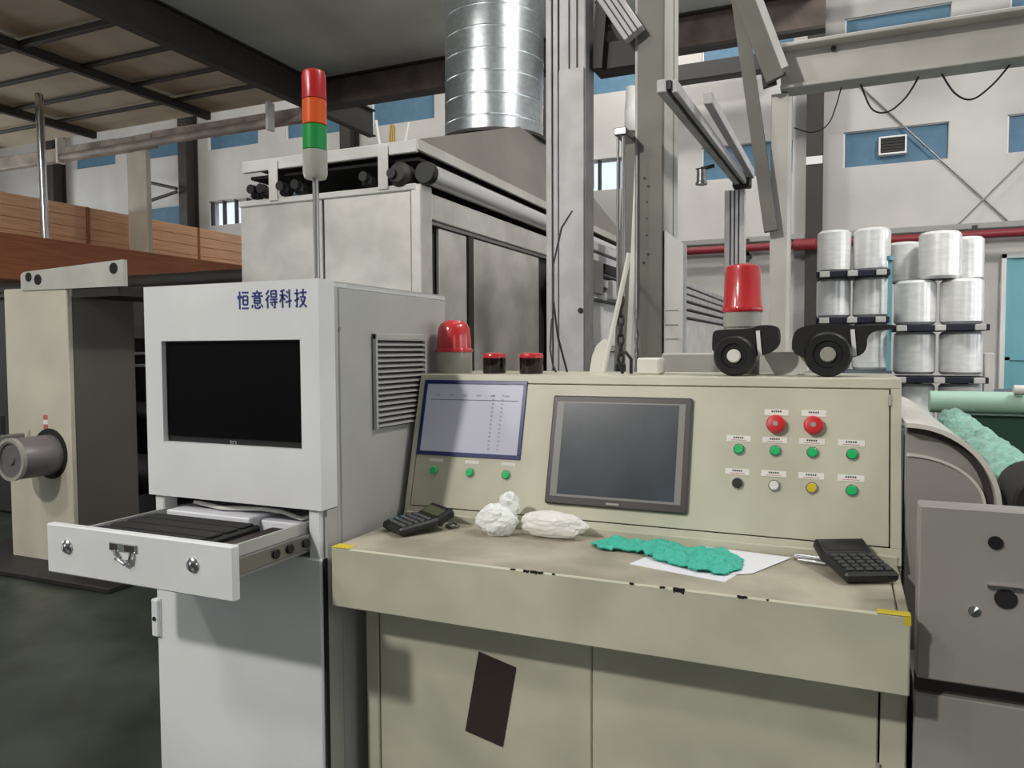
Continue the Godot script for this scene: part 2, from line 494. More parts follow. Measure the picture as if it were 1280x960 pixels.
func setting() -> void:
	struct("floor", S().bb(-18, 9.3, -0.25, 0, -11.4, 9.3), M.floor, "dark green worn painted concrete hall floor", "floor")
	struct("ceiling", S().bb(-18, 9.3, 9.0, 9.25, -11.4, 9.3), M.ceiling, "pale metal hall roof high overhead", "ceiling")
	struct("wall_left", S().bb(-18, -17.7, 0, 9, -11.4, 9.3), M.wall, "white plastered left end wall of the hall", "wall")
	struct("wall_right", S().bb(9.0, 9.3, 0, 9, -11.4, 9.3), M.wall, "white plastered right end wall of the hall", "wall")
	struct("wall_front", S().bb(-17.7, -6, 0, 9, 9.0, 9.3).bb(2, 9.0, 0, 9, 9.0, 9.3).bb(-6, 2, 4.6, 9, 9.0, 9.3), M.wall, "white wall with a closed opening behind the operator", "wall")
	struct("door_2", S().bb(-6, 2, 0, 4.6, 9.05, 9.15), M.tray_grey, "added grey panel closing the wall opening against outside light", "door")  # added panel, shuts the front opening to cut sky light
	var b := S()
	b.bb(-17.7, 9.0, 0, 3.76, -11.25, -11.0); b.bb(-17.7, 9.0, 4.22, 5.17, -11.25, -11.0); b.bb(-17.7, 9.0, 5.68, 9.0, -11.25, -11.0)
	for y in [[3.76, 4.22], [5.17, 5.68]]:
		var x := -17.7
		for w in WIN_X:
			b.bb(x, w, y[0], y[1], -11.25, -11.0)
			x = w + 1.21
		b.bb(x, 9.0, y[0], y[1], -11.25, -11.0)
	struct("wall_back", b, M.wall, "white plastered back wall with two rows of blue filmed windows", "wall")
	var n := 0
	for row in 2:
		var y0: float = [3.76, 5.17][row]
		var y1: float = [4.22, 5.68][row]
		for i in WIN_X.size():
			if i < 1 or i > 10: 
				struct_window(n + 1, WIN_X[i], y0, y1, "blue", row); n += 1
				continue
			var kind := "blue"
			if row == 0 and (i == 2 or i == 6): kind = "clear"
			struct_window(n + 1, WIN_X[i], y0, y1, kind, row); n += 1
	var d := struct("door_1", S().bb(1.80, 3.4, 0, 2.48, -10.99, -10.95, 0.01).bb(1.80, 1.86, 0, 2.48, -10.95, -10.93).bb(1.80, 3.4, 1.24, 1.28, -10.95, -10.93), M.teal_door, "pale teal metal door in the back wall right of the film rolls", "door")
	part(d, "door_frame", S().bb(1.75, 1.80, 0, 2.53, -10.99, -10.9).bb(1.75, 3.45, 2.48, 2.53, -10.99, -10.9).bb(3.4, 3.45, 0, 2.48, -10.99, -10.9), M.frame_white)

func window_label(x: float, row: int, kind: String) -> String:
	var known := {
		[0, 1]: "blue filmed lower window between the cream post and a dark column", [0, 2]: "bright clear lower window left of the drying oven", [0, 6]: "bright clear lower window beside the aluminium post",
		[0, 7]: "blue filmed lower window behind the guide rail", [0, 8]: "blue filmed lower window with the small dark ventilator", [0, 9]: "blue filmed lower window at the right edge above the teal door",
		[1, 1]: "blue filmed upper window behind the cream post", [1, 2]: "blue filmed upper window left of the signal tower", [1, 3]: "blue filmed upper window just behind the signal tower",
		[1, 4]: "blue filmed upper window left of the silver duct", [1, 6]: "blue filmed upper window between the aluminium and grey posts", [1, 7]: "blue filmed upper window crossed by the dark girder",
		[1, 8]: "blue filmed upper window above the pale steel beam", [1, 9]: "blue filmed upper window in the top right corner"}
	return known.get([row, WIN_X.find(x)], "%s window of the back wall hidden behind machinery or out of view" % ["lower", "upper"][row])

func struct_window(n: int, x: float, y0: float, y1: float, kind: String, row: int) -> void:
	var f := S()
	f.bb(x, x + 1.21, y0, y0 + 0.008, -11.12, -11.03); f.bb(x, x + 1.21, y1 - 0.01, y1, -11.12, -11.03)
	f.bb(x, x + 0.02, y0, y1, -11.12, -11.03); f.bb(x + 1.205, x + 1.21, y0, y1, -11.12, -11.03)
	var o := struct("window_%d" % n, f, M.frame_white, window_label(x, row, kind), "window")
	if kind == "blue":
		part(o, "pane", S().bb(x + 0.02, x + 1.205, y0 + 0.008, y1 - 0.01, -11.075, -11.06), M.blue_film)
	else:
		for k in 4:
			var a := x + 0.025 + k * 0.29
			part(o, "pane", S().bb(a + 0.03, a + 0.28, y0 + 0.01, y1 - 0.01, -11.075, -11.065), M.glass)
			part(o, "mullion", S().bb(a - 0.01, a + 0.03, y0, y1, -11.1, -11.03), M.vent_dark)

func overhead() -> void:
	# left platform: a grid of panels on joists, seen from below
	var t := thing("overhead_platform", "brown panelled platform overhead at the upper left, seen from below", "platform", Vector3(-11, 4.5, -6))
	var xs := [-17.6, -14.6, -12.2, -9.95, -7.78, -6.28]
	var zs := [-7.85, -7.2, -6.6, -5.95, -5.25, -4.4, -3.6]
	for i in 5:
		for j in 6:
			part(t, "panel", S().bb(xs[i] + 0.01, xs[i + 1] - 0.01, 4.57 + 0.012 * ((i * 3 + j * 5) % 3), 4.64, zs[j] + 0.01, zs[j + 1] - 0.01, 0.01), M.deck_panel)
	for i in [1, 2, 3, 4]:
		part(t, "joist", S().bb(xs[i] - 0.04, xs[i] + 0.04, 4.47, 4.57, -7.8, -3.6, 0.005), M.dark_steel)
	for j in [1, 2, 3, 4, 5]:
		part(t, "crosspiece", S().bb(-17.6, -6.26, 4.5 if j == 4 else 4.53, 4.565, zs[j] - 0.03, zs[j] + 0.03, 0.004), M.dark_steel)
	part(t, "edge_beam", S().bb(-17.6, -8.9, 4.26, 4.45, -7.98, -7.85, 0.01).bb(-8.9, -6.3, 4.30, 4.47, -7.98, -7.85, 0.01), M.deck_edge)
	var lt := thing("tube_light_fitting", "long pale unlit tube fitting under the platform edge beside the cream post", "light fitting", Vector3(-9.9, 4.1, -7.5))
	part(lt, "tube", S().cyl(Vector3(-10.4, 4.2, -7.6), Vector3(-6.6, 4.24, -7.6), 0.055), M.deck_edge)
	part(lt, "end_bracket", S().bb(-10.44, -10.4, 4.12, 4.48, -7.66, -7.54), M.frame_white)
	part(lt, "end_bracket", S().bb(-6.6, -6.56, 4.14, 4.48, -7.66, -7.54), M.frame_white)
	# main Z beam and X beam and grey slab
	var zb := thing("steel_beam", "dark brown steel I-beam running back overhead between platform and grey slab", "beam", Vector3(-6.2, 4.45, -6))
	part(zb, "web", S().bb(-6.215, -6.2, 4.45, 4.82, -9.3, -3.4), M.dark_steel)
	part(zb, "flange", S().bb(-6.27, -6.15, 4.44, 4.46, -9.3, -3.4), M.dark_steel)
	part(zb, "flange", S().bb(-6.27, -6.15, 4.795, 4.815, -9.3, -3.4), M.dark_steel)
	var xb := thing("steel_beam", "reddish brown steel beam crossing overhead behind the silver duct", "beam", Vector3(-3, 4.45, -8))
	part(xb, "web", S().bb(-6.14, -0.2, 4.47, 4.8, -8.02, -8.0), M.brown_steel)
	part(xb, "flange", S().bb(-6.14, -0.2, 4.44, 4.47, -8.08, -7.94), M.dark_steel)
	part(xb, "flange", S().bb(-6.14, -0.2, 4.795, 4.815, -8.08, -7.94), M.dark_steel)
	var sl := S()
	# slab with an opening for the duct
	sl.bb(-6.26, -3.55, 4.82, 5.0, -8.1, -3.9); sl.bb(-2.42, -0.2, 4.82, 5.0, -8.1, -6.5)
	sl.bb(-3.55, -2.42, 4.82, 5.0, -8.1, -7.05); sl.bb(-3.55, -2.42, 4.82, 5.0, -5.95, -3.9)
	single("ceiling_slab", sl, M.slab, "flat grey mezzanine slab overhead left of the silver duct", "slab", Vector3(-3.2, 4.82, -6))
	single("wall_girder", S().bb(-2.5, -0.75, 4.98, 5.2, -10.6, -10.4, 0.01), M.vent_dark, "dark girder across the upper window right of the grey post", "beam", Vector3(-1.6, 5.0, -10.5))
	single("roof_girder", S().bb(-0.7, 3.4, 5.86, 5.98, -10.2, -10.0).bb(-0.7, 3.4, 5.64, 5.7, -10.15, -10.05), M.dark_steel, "dark roof girder at the top edge above the pale steel beam", "beam", Vector3(1.3, 5.8, -10.1))

func back_wall_things() -> void:
	var nm := ["dark steel column on the back wall beside the film rolls, partly hidden by the black tool", "dark steel column on the back wall hidden behind the aluminium post", "dark steel column on the back wall behind the signal tower", "dark steel column on the back wall right of the cream post", "dark steel column on the back wall at the far left"]
	var cx := [-0.38, -4.04, -7.70, -11.36, -15.02]
	for i in 5:
		var x: float = cx[i]
		var t := thing("steel_column", nm[i], "column", Vector3(x, 0, -10.8))
		part(t, "web", S().bb(x - 0.01, x + 0.01, 0, 8.9, -10.97, -10.72), M.dark_steel)
		part(t, "flange", S().bb(x - 0.1, x + 0.1, 0, 8.9, -10.72, -10.7), M.dark_steel)
		part(t, "flange", S().bb(x - 0.1, x + 0.1, 0, 8.9, -10.99, -10.97), M.dark_steel)
		if i == 0: part(t, "label_plate", S().bb(x - 0.1, x + 0.1, 3.78, 3.88, -10.699, -10.69), M.frame_white, "white plate on the column")
	var p := thing("fire_pipe", "dark red fire water pipe along the back wall", "pipe", Vector3(0, 2.73, -10.6))
	part(p, "pipe", S().cyl(Vector3(-3.0, 2.73, -10.58), Vector3(6.5, 2.75, -10.58), 0.05), M.fire_red)
	part(p, "coupling", S().cyl(Vector3(-0.62, 2.735, -10.58), Vector3(-0.34, 2.735, -10.58), 0.075, 0.01), M.fire_red)
	for x in [-1.2, 1.42, 3.6]:
		part(p, "pipe_bracket", S().bb(x - 0.03, x + 0.03, 2.55, 2.86, -10.64, -10.62).bb(x - 0.03, x + 0.03, 2.64, 2.67, -10.98, -10.62), M.dark_steel)
	single("cable_tray", S().bb(-3.0, 6.5, 2.83, 2.90, -10.93, -10.72, 0.005), M.tray_grey, "grey cable tray on the back wall just above the red pipe", "cable tray", Vector3(1.5, 2.83, -10.85))
	single("brace_rod", S().cyl(Vector3(0.10, 4.84, -10.97), Vector3(2.2, 2.50, -10.97), 0.011, 0, 8), M.steel, "thin steel brace rod sloping down to the right across the wall", "brace", Vector3(1.1, 2.5, -10.75))
	single("brace_rod", S().cyl(Vector3(2.2, 3.92, -10.95), Vector3(1.22, 2.86, -10.95), 0.009, 0, 8), M.steel, "short thin steel brace rod sloping down to the left at the right edge", "brace", Vector3(1.7, 2.9, -10.68))
	var v := thing("wall_ventilator", "small dark ventilator in white frame on blue window", "ventilator", Vector3(0.53, 3.88, -11))
	var px0 := 0.38
	part(v, "frame", S().bb(px0, px0 + 0.32, 3.875, 3.895, -11.06, -10.96).bb(px0, px0 + 0.32, 4.085, 4.105, -11.06, -10.96).bb(px0, px0 + 0.02, 3.895, 4.085, -11.06, -10.96).bb(px0 + 0.3, px0 + 0.32, 3.895, 4.085, -11.06, -10.96), M.frame_white)
	part(v, "grille", S().bb(px0 + 0.02, px0 + 0.3, 3.895, 4.085, -11.05, -10.99), M.vent_dark)
	for k in 5: part(v, "louvre", S().bb(px0 + 0.02, px0 + 0.3, 3.91 + k * 0.036, 3.918 + k * 0.036, -10.99, -10.975), M.dark_steel)
	var v2 := thing("wall_ventilator", "grey air unit in the bright window seen beside the aluminium post", "ventilator", Vector3(-3.45, 3.8, -11))
	part(v2, "casing", S().bb(-3.74, -3.45, 3.80, 4.2, -11.04, -10.86, 0.015), M.hood_lip)
	part(v2, "grille", S().bb(-3.64, -3.50, 3.9, 4.08, -10.862, -10.85), M.vent_dark)
	# left background: cream post, chrome pole
	single("cream_post", S().bb(-9.09, -8.93, 2.721, 4.13, -7.75, -7.6, 0.006).bb(-8.93, -8.70, 2.721, 4.13, -7.66, -7.58, 0.006), M.cream_machine, "cream square steel post under the overhead platform", "post", Vector3(-8.9, 2.6, -7.65))
	single("chrome_pole", S().cyl(Vector3(-8.8, 2.721, -6.19), Vector3(-8.83, 4.47, -6.19), 0.045), M.chrome, "slim shiny chrome pole at the far left under the platform", "pole", Vector3(-8.8, 2.721, -6.19))
	for i in 2:
		var a: Vector3 = [Vector3(-12.6, 4.72, -10.6), Vector3(-12.3, 4.22, -10.6)][i]
		var b: Vector3 = [Vector3(-11.4, 4.42, -10.6), Vector3(-11.4, 4.36, -10.6)][i]
		single("wall_conduit", S().cyl(a, b, 0.03), M.dark_steel, ["thin dark pipe sloping down behind the cream post, the upper one", "thin dark pipe behind the cream post, the lower one"][i], "pipe", (a + b) / 2)
	var wd := thing("wooden_platform", "long brown wooden guard boards at the left behind the cream machine column", "boards", Vector3(-8, 0, -6))
	for k in 5:
		part(wd, "board", S().bb(-9.3, -9.25, 2.6 + k * 0.145, 2.74 + k * 0.145, -10.2, -2.0, 0.004), M.wood_light)
	for z in [-9.0, -7.1, -5.2]:
		part(wd, "batten", S().bb(-9.25, -9.235, 2.6, 3.32, z - 0.02, z + 0.02), M.wood_dark)
	part(wd, "front_beam", S().bb(-9.1, -8.5, 2.2, 2.72, -10.2, -2.2, 0.01), M.wood_dark)
	for z in [-9.8, -6.0, -2.6]:
		part(wd, "leg", S().bb(-9.1, -8.9, 0, 2.2, z - 0.1, z + 0.1), M.dark_machine)

func film_roll(c: Vector3, r: float, h: float, label: String) -> void:
	var t := thing("film_roll", label, "film roll", c, "")
	part(t, "film", S().lathe(c, Vector3.UP, [[r - 0.02, 0.0], [r, 0.02], [r, h - 0.02], [r - 0.02, h], [0.06, h]], 40), M.film)
	part(t, "core", S().ring(c + Vector3(0, 0.0, 0), c + Vector3(0, h + 0.001, 0), 0.06, 0.045, 20), M.cardboard_white)

func stack_board(x0: float, x1: float, y: float, z: float, label: String) -> void:
	var t := thing("stack_board", label, "pallet board", Vector3((x0 + x1) / 2, y, z))
	part(t, "board", S().bb(x0, x1, y, y + 0.045, z - 0.2, z + 0.2, 0.004), M.board_navy)
	for k in 3:
		var x := lerpf(x0 + 0.06, x1 - 0.06, k / 2.0)
		part(t, "block", S().bb(x - 0.035, x + 0.035, y + 0.001, y + 0.044, z + 0.2, z + 0.22, 0.004), M.cardboard_white)

func rolls_of_film() -> void:
	# left stack, z about -6.5: 3 levels of 2
	var z := -6.5
	var names := ["topmost", "middle", "lowest visible"]
	for lv in 3:
		var y: float = [1.985, 1.635, 1.232][lv]
		for k in 2:
			var x: float = [-0.078, 0.19][k]
			film_roll(Vector3(x, y, z), 0.124 if k == 0 else 0.132, [0.325, 0.30, 0.352][lv], "white wrapped film roll, %s level of the left stack, on its %s side" % [names[lv], ["left", "right"][k]])
	stack_board(-0.2, 0.31, 1.938, z, "navy separator board below the topmost rolls of the left stack")
	stack_board(-0.2, 0.31, 1.588, z, "navy separator board below the middle rolls of the left stack")
	single("roll_stand", S().bb(-0.22, 0.33, 0, 1.19, z - 0.25, z + 0.2, 0.01).bb(-0.22, 0.33, 1.19, 1.23, z - 0.25, z + 0.2), M.blue_grey, "blue grey stand hidden under the left film roll stack", "stand", Vector3(0.05, 0, z))
	# right stack
	var cols := [0.49, 0.795]
	for lv in 3:
		var y: float = [1.572, 1.2, 0.80][lv]
		for k in 2:
			film_roll(Vector3(cols[k], y, z), 0.143, [0.328, 0.315, 0.33][lv], "white wrapped film roll, %s level of the right stack, on its %s side" % [["second", "third", "lowest"][lv], ["left", "right"][k]])
	film_roll(Vector3(0.425, 1.905, z - 0.2), 0.118, 0.31, "white wrapped film roll at the top left of the right stack")
	film_roll(Vector3(0.645, 1.905, z + 0.03), 0.142, 0.345, "white wrapped film roll at the top middle of the right stack")
	film_roll(Vector3(0.845, 1.905, z - 0.2), 0.118, 0.325, "white wrapped film roll at the top right of the right stack")
	stack_board(0.33, 0.95, 1.14, z, "dark separator board in the right stack above its lowest rolls")
	stack_board(0.33, 0.95, 1.52, z, "dark separator board in the right stack under its second level")
	single("roll_stand", S().bb(0.34, 0.95, 0, 0.8, z - 0.3, z + 0.2, 0.01), M.blue_grey, "blue grey stand under the right film roll stack", "stand", Vector3(0.64, 0, z))
	single("glass_sheet", S().bb(0.295, 0.325, 1.2, 2.05, z + 0.16, z + 0.175).cyl(Vector3(0.31, 2.05, z + 0.167), Vector3(0.31, 2.08, z + 0.167), 0.025), M.teal_door, "narrow teal edged strip standing between the two film stacks", "strip", Vector3(0.31, 1.2, z + 0.17))
	single("grey_cabinet", S().bb(1.1, 2.6, 0, 1.02, -8.2, -7.6, 0.02), M.blue_grey, "low blue grey cabinet by the teal door", "cabinet", Vector3(1.8, 0, -8))
	single("pale_post", S().bb(0.955, 1.02, 0.0, 1.36, -6.6, -6.55, 0.004), M.hood_lip, "narrow pale board standing at the right of the film stack", "board", Vector3(0.98, 0, -6.57))

func oven() -> void:
	var t := thing("drying_oven", "large stainless steel drying oven with white lipped hood", "oven", Vector3(-3.0, 0, -6.4))
	var x0 := -3.73
	var x1 := -2.33
	part(t, "carcass", S().bb(x0 + 0.02, x1 - 0.05, 0, 2.36, -9.0, -4.03), M.dark_steel)
	part(t, "front_panel", S().bb(x0, -3.06, 0.05, 2.385, -4.03, -4.0, 0.004), M.stainless)
	part(t, "front_panel", S().bb(-3.045, -2.405, 0.05, 2.385, -4.03, -4.0, 0.004), M.stainless)
	part(t, "top_trim", S().bb(x0, -2.36, 2.36, 2.40, -4.06, -3.985, 0.006), M.hood_lip)
	part(t, "corner_post", S().bb(-2.40, x1, 0, 2.395, -4.13, -3.99, 0.006), M.stainless)
	part(t, "side_rail", S().bb(-2.37, x1, 2.2, 2.36, -8.9, -4.13, 0.006), M.stainless)
	part(t, "side_rail", S().bb(-2.365, -2.335, 2.17, 2.195, -8.9, -4.13, 0.003), M.steel)
	part(t, "side_panel", S().bb(-2.37, -2.345, 0.05, 2.165, -4.62, -4.24, 0.004), M.stainless)
	part(t, "side_panel", S().bb(-2.37, -2.345, 0.05, 2.165, -5.95, -4.72, 0.004), M.stainless)
	part(t, "seam_strip", S().bb(-2.368, -2.335, 0.05, 2.17, -4.71, -4.64, 0.003), M.dark_steel)
	# hood: lip, fascia, sloped roof
	part(t, "hood_lip", S().bb(-3.70, -2.36, 2.585, 2.66, -4.02, -3.99, 0.004), M.hood_lip)
	part(t, "hood_side", S().bb(-2.375, -2.35, 2.60, 2.665, -9.0, -4.0, 0.004), M.steel_paint)
	var r := S()
	var A := Vector3(-3.70, 2.66, -4.0)
	var B := Vector3(-2.355, 2.66, -4.0)
	var C := Vector3(-2.355, 2.66, -9.0)
	var D := Vector3(-3.70, 2.66, -9.0)
	var a := Vector3(-3.45, 3.3, -6.05)
	var b := Vector3(-2.56, 3.3, -6.05)
	var c := Vector3(-2.56, 3.3, -6.95)
	var d := Vector3(-3.45, 3.3, -6.95)
	r.quad(A, B, b, a); r.quad(B, C, c, b); r.quad(C, D, d, c); r.quad(D, A, a, d); r.quad(a, b, c, d)
	var k := Vector3(0, -0.03, 0)
	r.quad(B + k, A + k, a + k, b + k); r.quad(C + k, B + k, b + k, c + k); r.quad(D + k, C + k, c + k, d + k); r.quad(A + k, D + k, d + k, a + k)
	part(t, "hood_roof", r, M.hood)
	part(t, "hood_void_shade", S().bb(-3.68, -2.38, 2.55, 2.57, -8.9, -4.05), M.matte_black)  # black sheet standing in for the shade under the hood
	for x in [-3.43, -2.585]:
		part(t, "hood_bracket", S().bb(x - 0.035, x + 0.035, 2.38, 2.64, -3.985, -3.975, 0.002), M.hood_lip)
	for x in [-3.58, -3.5, -3.34, -3.22, -2.7, -2.5]:
		part(t, "bearing_block", S().box(Vector3(x, 2.44, -4.0), Vector3(0.07, 0.07, 0.08), 0.015).cyl(Vector3(x, 2.46, -3.98), Vector3(x, 2.46, -3.93), 0.03), M.black)
	part(t, "end_bearing", S().lathe(Vector3(-2.47, 2.46, -3.98), Vector3(0, 0, 1), [[0, -0.08], [0.07, -0.08], [0.075, 0], [0.05, 0.03], [0, 0.03]]), M.dark_steel)
	part(t, "roller", S().cyl(Vector3(-2.31, 2.46, -8.8), Vector3(-2.31, 2.46, -4.06), 0.062, 0.004), M.roller_steel)
	part(t, "roller_cap", S().cyl(Vector3(-2.31, 2.46, -4.06), Vector3(-2.31, 2.46, -4.0), 0.068, 0.006), M.black)
	for i in 5:
		var x: float = [-2.66, -2.60, -2.585, -2.57, -2.50][i]
		part(t, "brass_rod" if i > 0 and i < 4 else "wire", S().cyl(Vector3(x, 2.62, -4.08), Vector3(x + [-0.05, 0.0, -0.005, -0.01, 0.03][i], [2.84, 2.8, 2.8, 2.79, 2.8][i], -4.1), 0.009, 0, 8), M.brass if i > 0 and i < 4 else M.white_plastic)
	# duct: spiral ribbed galvanised
	var du := thing("exhaust_duct", "shiny galvanised spiral exhaust duct rising from the oven hood", "duct", Vector3(-3.0, 3.3, -6.5))
	var prof := [[0.455, 0.0]]
	for i in 10:
		var y := 0.14 + i * 0.19
		for q in [[0.455, -0.011], [0.455, -0.010], [0.4575, -0.006], [0.4575, 0.006], [0.455, 0.010], [0.455, 0.011]]: prof.append([q[0], y + q[1]])
	prof.append([0.455, 1.95])
	part(du, "tube", S().lathe(Vector3(-3.005, 3.312, -6.5), Vector3(0.012, 1, 0.0), prof, 56), M.galvanised)
	part(du, "collar", S().ring(Vector3(-3.005, 3.303, -6.5), Vector3(-3.005, 3.33, -6.5), 0.49, 0.456, 56), M.dark_steel)
	# aluminium-railed conveyor running back beside the oven
	var cv := thing("aluminium_conveyor", "long aluminium railed conveyor running back beside the oven", "conveyor", Vector3(-1.4, 0, -7))
	for i in 5:
		var y: float = [2.055, 1.985, 1.92, 1.84, 1.76][i]
		part(cv, "rail", S().bb(-1.47, -1.40 + 0.006 * (i % 2), y - 0.05, y, -10.4, -4.25, 0.004), M.aluminium)
		part(cv, "rail_groove", S().bb(-1.46, -1.405, y - 0.062, y - 0.05, -10.4, -4.27), M.aluminium_groove_shade)
	part(cv, "skirt", S().bb(-1.5, -1.42, 0.4, 1.69, -10.4, -6.5, 0.005), M.hood_lip)
	for e in 2: part(cv, "side_panel", S().bb(-1.5, -1.43, [0.4, 1.42][e], [1.38, 1.70][e], -6.45, -4.5, 0.004), M.hood_lip)
	part(cv, "lower_rail", S().bb(-1.47, -1.40, 1.385, 1.415, -6.45, -4.4, 0.003), M.aluminium)
	part(cv, "bracket", S().bb(-1.42, -1.38, 1.74, 1.94, -4.6, -4.3, 0.004), M.steel)
	part(cv, "cross_rail", S().bb(-1.42, -1.36, 1.72, 1.84, -6.2, -4.75, 0.004), M.aluminium)
	part(cv, "slot", S().bb(-1.395, -1.375, 1.875, 1.935, -5.6, -4.62, 0.002), M.matte_black)
	for z in [-4.5, -10.2]: part(cv, "leg", S().bb(-1.6, -1.5, 0, 1.7, z - 0.05, z + 0.05, 0.004), M.aluminium)
	# dark machinery in the gap behind the aluminium post
	var dk := thing("drive_unit", "dark machinery between the oven side and the aluminium post", "machine", Vector3(-2.0, 0, -6.4))
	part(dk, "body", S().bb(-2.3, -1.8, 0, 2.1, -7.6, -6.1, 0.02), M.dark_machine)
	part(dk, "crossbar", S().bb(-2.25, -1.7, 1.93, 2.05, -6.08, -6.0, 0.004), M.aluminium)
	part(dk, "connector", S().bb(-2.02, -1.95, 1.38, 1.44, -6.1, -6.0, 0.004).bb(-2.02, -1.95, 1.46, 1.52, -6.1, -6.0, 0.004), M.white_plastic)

func profile_post(t: Node3D, x0: float, x1: float, y0: float, y1: float, z0: float, z1: float, grooves: Array) -> void:
	# an extruded aluminium post: lands separated by recessed slots on the front face
	part(t, "post", S().bb(x0, x1, y0, y1, z0, z1 - 0.012, 0.002), M.aluminium_groove_shade)
	var x := x0
	for g in grooves + [x1]:
		var e: float = g - 0.004 if g != x1 else x1
		part(t, "land", S().bb(x, e, y0, y1, z1 - 0.014, z1, 0.002).bb(x, e, y0, y1, z0 - 0.002, z0, 0.0), M.aluminium)
		x = g + 0.004
	part(t, "side_face", S().bb(x1, x1 + 0.003, y0, y1, z0, z1, 0.0), M.aluminium)

func frames() -> void:
	var a := thing("aluminium_post", "tall slotted aluminium profile post rising behind the control desk", "post", Vector3(-1.13, 0, -3.2))
	profile_post(a, -1.225, -1.045, 0, 3.4, -3.32, -3.2, [-1.195, -1.165])
	part(a, "cover_strip", S().bb(-1.16, -1.046, 0.4, 2.62, -3.2, -3.188, 0.002), M.aluminium)
	part(a, "upper_groove_shade", S().bb(-1.118, -1.112, 2.62, 3.4, -3.2, -3.196).bb(-1.082, -1.076, 2.62, 3.4, -3.2, -3.196), M.aluminium_groove_shade)  # dark strips painting the shade of the upper grooves
	part(a, "bolt", S().cyl(Vector3(-1.06, 1.57, -3.19), Vector3(-1.06, 1.57, -3.18), 0.012, 0.002, 12), M.black)
	var br := thing("steel_bracket", "dark triangular steel bracket between the aluminium and grey posts", "bracket", Vector3(-0.95, 2.6, -3.3))
	part(br, "base_plate", S().bb(-1.035, -0.835, 2.63, 2.75, -3.4, -3.29, 0.004), M.dark_steel)
	part(br, "side_bar", S().bar(Vector3(-1.01, 2.63, -3.28), Vector3(-0.97, 3.1, -3.28), 0.05, 0.05), M.dark_steel)
	part(br, "sloping_bar", S().bar(Vector3(-0.86, 2.72, -3.32), Vector3(-1.0, 2.95, -3.32), 0.07, 0.05), M.dark_steel)
	var dr := thing("aluminium_brace", "slotted aluminium diagonal brace at the top between the two posts", "brace", Vector3(-0.9, 2.7, -3.2))
	part(dr, "rail", S().bar(Vector3(-0.815, 2.705, -3.165), Vector3(-1.04, 3.06, -3.165), 0.09, 0.05, Vector3(0, 0, 1), 0.003), M.aluminium)
	for o in [-0.022, 0.0, 0.022]:
		var n: Vector3 = Vector3(0.845, 0.535, 0) * o
		part(dr, "slot", S().bar(Vector3(-0.815, 2.705, -3.139) + n, Vector3(-1.04, 3.06, -3.139) + n, 0.006, 0.004), M.aluminium_groove_shade)
	var b := thing("grey_post", "wide grey painted steel post with bolt holes behind the control desk", "post", Vector3(-0.76, 0, -3.3))
	part(b, "front_face", S().bb(-0.812, -0.706, 0, 3.4, -3.24, -3.2, 0.002), M.post_grey)
	part(b, "channel", S().bb(-0.80, -0.706, 0, 3.4, -3.42, -3.24, 0.002), M.post_pale)
	part(b, "rear_flange", S().bb(-0.83, -0.70, 0, 3.4, -3.5, -3.42, 0.002), M.post_pale)
	part(b, "edge_strip", S().bb(-0.826, -0.813, 0, 3.4, -3.26, -3.215, 0.001), M.aluminium)
	for h in [[-0.78, 2.12], [-0.763, 2.085], [-0.763, 1.80], [-0.782, 1.765], [-0.77, 2.02], [-0.77, 1.95], [-0.77, 1.88]]:
		part(b, "bolt_hole", S().cyl(Vector3(h[0], h[1], -3.2), Vector3(h[0], h[1], -3.198), 0.006 if h[0] != -0.77 else 0.004, 0, 10), M.black)
	part(b, "guard_plate", S().prism(PackedVector2Array([Vector2(-0.70, 1.25), Vector2(-0.62, 1.25), Vector2(-0.62, 1.84), Vector2(-0.66, 1.87), Vector2(-0.70, 1.90)]), -3.3, -3.22), M.hood_lip, "white plate on the side of the post")
	for y in [1.56, 1.5, 1.44]: part(b, "plate_slot", S().bb(-0.695, -0.64, y, y + 0.004, -3.22, -3.217), M.tray_grey)
	var d := thing("machine_post", "dark tapered steel post between the aluminium and grey posts", "post", Vector3(-1.3, 0, -4.6))
	part(d, "shaft", S().bar(Vector3(-1.32, 0, -4.6), Vector3(-1.19, 2.95, -4.6), 0.075, 0.08), M.post_grey)
	part(d, "flange", S().bar(Vector3(-1.255, 0, -4.55), Vector3(-1.12, 2.9, -4.55), 0.03, 0.12), M.steel_paint)
	single("air_cylinder", S().lathe(Vector3(-1.165, 2.68, -4.45), Vector3.UP, [[0, 0], [0.035, 0], [0.04, 0.02], [0.04, 0.12], [0.032, 0.13], [0.032, 0.26], [0, 0.26]]), M.hood_lip, "small white air cylinder high up between the posts", "cylinder", Vector3(-1.165, 2.68, -4.45))
	# overhead rail running back and its far post
	var r := thing("guide_rail", "twin aluminium guide rail running back overhead from the grey post", "rail", Vector3(-0.56, 2.35, -3.6))
	part(r, "rail", S().bar(Vector3(-0.605, 2.33, -2.72), Vector3(-0.575, 2.365, -4.62), 0.032, 0.045, Vector3.UP, 0.003), M.aluminium)
	part(r, "rail", S().bar(Vector3(-0.562, 2.33, -2.74), Vector3(-0.532, 2.365, -4.62), 0.02, 0.045, Vector3.UP, 0.003), M.aluminium)
	part(r, "slot", S().bar(Vector3(-0.581, 2.335, -2.73), Vector3(-0.551, 2.37, -4.62), 0.018, 0.03, Vector3.UP), M.dark_steel)
	part(r, "rail", S().bar(Vector3(-0.52, 2.42, -3.2), Vector3(-0.50, 2.40, -4.6), 0.035, 0.05, Vector3.UP, 0.003), M.aluminium)
	part(r, "end_clamp", S().box(Vector3(-0.55, 2.37, -4.6), Vector3(0.1, 0.09, 0.08), 0.006), M.dark_steel)
